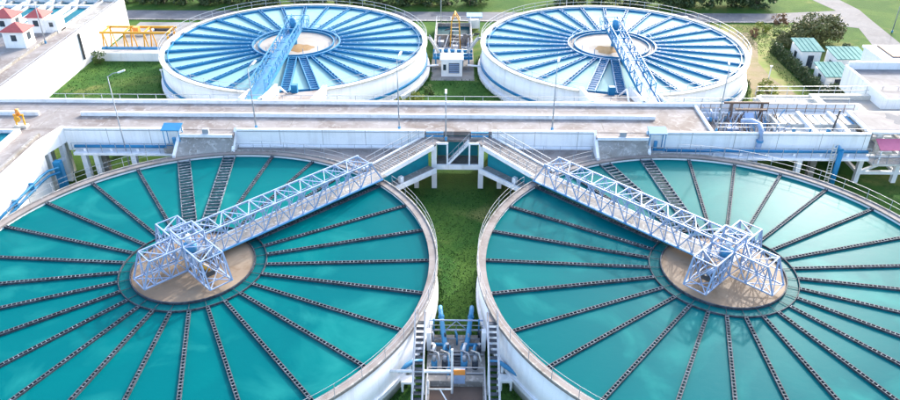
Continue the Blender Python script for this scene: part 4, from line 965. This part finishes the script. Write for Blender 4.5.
def shrub(x, y, k, s, label, group):
    t = thing('shrub', (x, y, 0), label, 'shrub', group)
    put(BUSH[k], 'foliage', t, Matrix.Rotation(rnd.uniform(0, 6), 4, 'Z') @ Matrix.Diagonal((s, s, s*rnd.uniform(.8, 1.2), 1)))
    st = MB()
    for i in range(4): a = i*1.6; st.tube([(x, y, 0), (x+.4*s*math.cos(a), y+.4*s*math.sin(a), .8*s)], [.05*s, .02*s], 5)
    st.build('stems', 'bark', t)
shrub(51.3, 117.0, 'leaf_red', 1.3, 'reddish shrub at the road edge left of the big round bush', 'shrubs along the dirt path')
for i, (x, y, k, s, l) in enumerate(((38.6, 86.4, 'leaf_yellow', 1.3, 'yellow green shrub at the foot of the rear right tank, nearest the deck'),
        (39.6, 89.6, 'leaf_yellow', 1.2, 'yellow green shrub at the foot of the rear right tank, farther from the deck'),
        (36.9, 84.4, 'leaf_mid', .9, 'green shrub tucked in the corner of the deck and the rear right tank'),
        (47.5, 113.4, 'leaf_yellow', 1.1, 'yellow green shrub beside the reddish shrub'),
        (45.2, 111.0, 'leaf_red', .8, 'small brown shrub at the top of the dirt path'),
        (48.5, 110.0, 'leaf_mid', 1.0, 'green shrub above the hut hedge'),
        (-6.8, 83.5, 'leaf_yellow', 1.0, 'shrub beside the rear left tank, nearest the deck'),
        (-5.0, 85.6, 'leaf_yellow', .9, 'shrub beside the rear left tank, middle of three'),
        (-3.6, 88.0, 'leaf_mid', .8, 'shrub beside the rear left tank, farthest from the deck'),
        (-49.8, 98.0, 'leaf_mid', 1.0, 'green shrub at the rounded basin corner by the long white wall'))): shrub(x, y, k, s, l, 'shrubs by the rear tanks and path')
def hedge(a, b, h, label):
    a = Vector(a); b = Vector(b); L = (b-a).length; m = MB(); r = random.Random(int(L*10))
    for i in range(int(L*330)):
        p = a.lerp(b, r.random()); p = Vector((p.x+r.uniform(-.35, .35), p.y+r.uniform(-.35, .35), r.random()*h*(1+.12*math.sin(p.x*3+p.y*2))))
        nrm = Vector((r.gauss(0, 1), r.gauss(0, 1), r.gauss(.4, .8))).normalized(); t1 = nrm.orthogonal().normalized(); t2 = nrm.cross(t1); s = r.uniform(.09, .2)
        m.add([p-t1*s, p-t2*s*.5, p+t1*s, p+t2*s*.5], [(0, 1, 2, 3)])
    t = thing('hedge', tuple(a), label, 'hedge', 'hedges round the huts'); m.build('foliage', 'leaf_dark', t)
    st = MB(); n = max(2, int(L/1.2))
    for i in range(n): p = a.lerp(b, (i+.5)/n); st.tube([(p.x, p.y, 0), (p.x, p.y, h*.85)], .05, 5)
    st.build('stems', 'bark', t)
hedge((45.6, 104.5, 0), (45.6, 87.6, 0), 1.9, 'dark green hedge along the left side of the green roofed huts')
hedge((45.9, 87.3, 0), (52.0, 87.3, 0), 1.9, 'dark green hedge in front of the green roofed huts')
hedge((55.6, 104.0, 0), (55.4, 92.0, 0), 1.6, 'dark green hedge on the right side of the green roofed huts')

def grass(name, regions, dens, hmin, hmax, label, mat='blade'):
    r = random.Random(len(name)); m = MB()
    for (x0, x1, y0, y1, skip) in regions:
        for i in range(int((x1-x0)*(y1-y0)*dens)):
            x, y = r.uniform(x0, x1), r.uniform(y0, y1)
            if skip(x, y): continue
            for k in range(3):
                a = r.uniform(0, 6.28); h = r.uniform(hmin, hmax); c, s = math.cos(a), math.sin(a); w = r.uniform(.02, .05); lx, ly = r.uniform(-.1, .1), r.uniform(-.1, .1)
                m.add([(x-c*w, y-s*w, 0), (x+c*w, y+s*w, 0), (x+lx, y+ly, h)], [(0, 1, 2)])
    o = m.build(name, mat); o['label'] = label; o['category'] = 'grass'; return stuff(o)
inL = lambda x, y: math.hypot(x-LC[0], y-LC[1]) < RI+.7 or math.hypot(x-RC[0], y-RC[1]) < RI+.7
inB = lambda x, y: math.hypot(x-BL[0], y-BL[1]) < R2+1.0 or math.hypot(x-BR[0], y-BR[1]) < R2+1.0
grass('lawn_grass', [(-8, 8, 42.2, 64, inL), (-4.5, -2.05, 33, 42, inL), (2.2, 4.7, 33, 42, inL)], 22, .03, .10, 'short green grass between the two front tanks')
rr = random.Random(9); eg = MB()
for C in (LC, RC, BL, BR):
    r0 = RI+.62 if C in (LC, RC) else R2+.95
    for i in range(2600):
        a = rr.uniform(0, 6.28); r = r0+abs(rr.gauss(0, .22)); x, y = C[0]+r*math.cos(a), C[1]+r*math.sin(a)
        if not (-9 < x < 9 or y > 74) or y < 33 or (YN-1 < y < YF+1) or (abs(x) < 3 and y < 42): continue
        h = rr.uniform(.12, .42)*(.5+.8*abs(math.sin(a*23+C[0]))); t_ = rr.uniform(0, 6.28); c, q = math.cos(t_)*.04, math.sin(t_)*.04
        eg.add([(x-c, y-q, 0), (x+c, y+q, 0), (x+rr.uniform(-.15, .15), y+rr.uniform(-.15, .15), h)], [(0, 1, 2)])
o = eg.build('edge_grass', 'blade'); o['label'] = 'longer tufts of grass along the feet of the tank walls'; o['category'] = 'grass'; stuff(o)
grass('verge_grass', [(-51, -38, 75, 98.8, inB), (-8, 8, 75, 93, inB), (36, 46, 84, 112, lambda x, y: inB(x, y) or (37.5 < x < 43.4)), (43, 56, 106, 117, inB)], 9, .05, .16, 'rough green grass around the rear tanks')
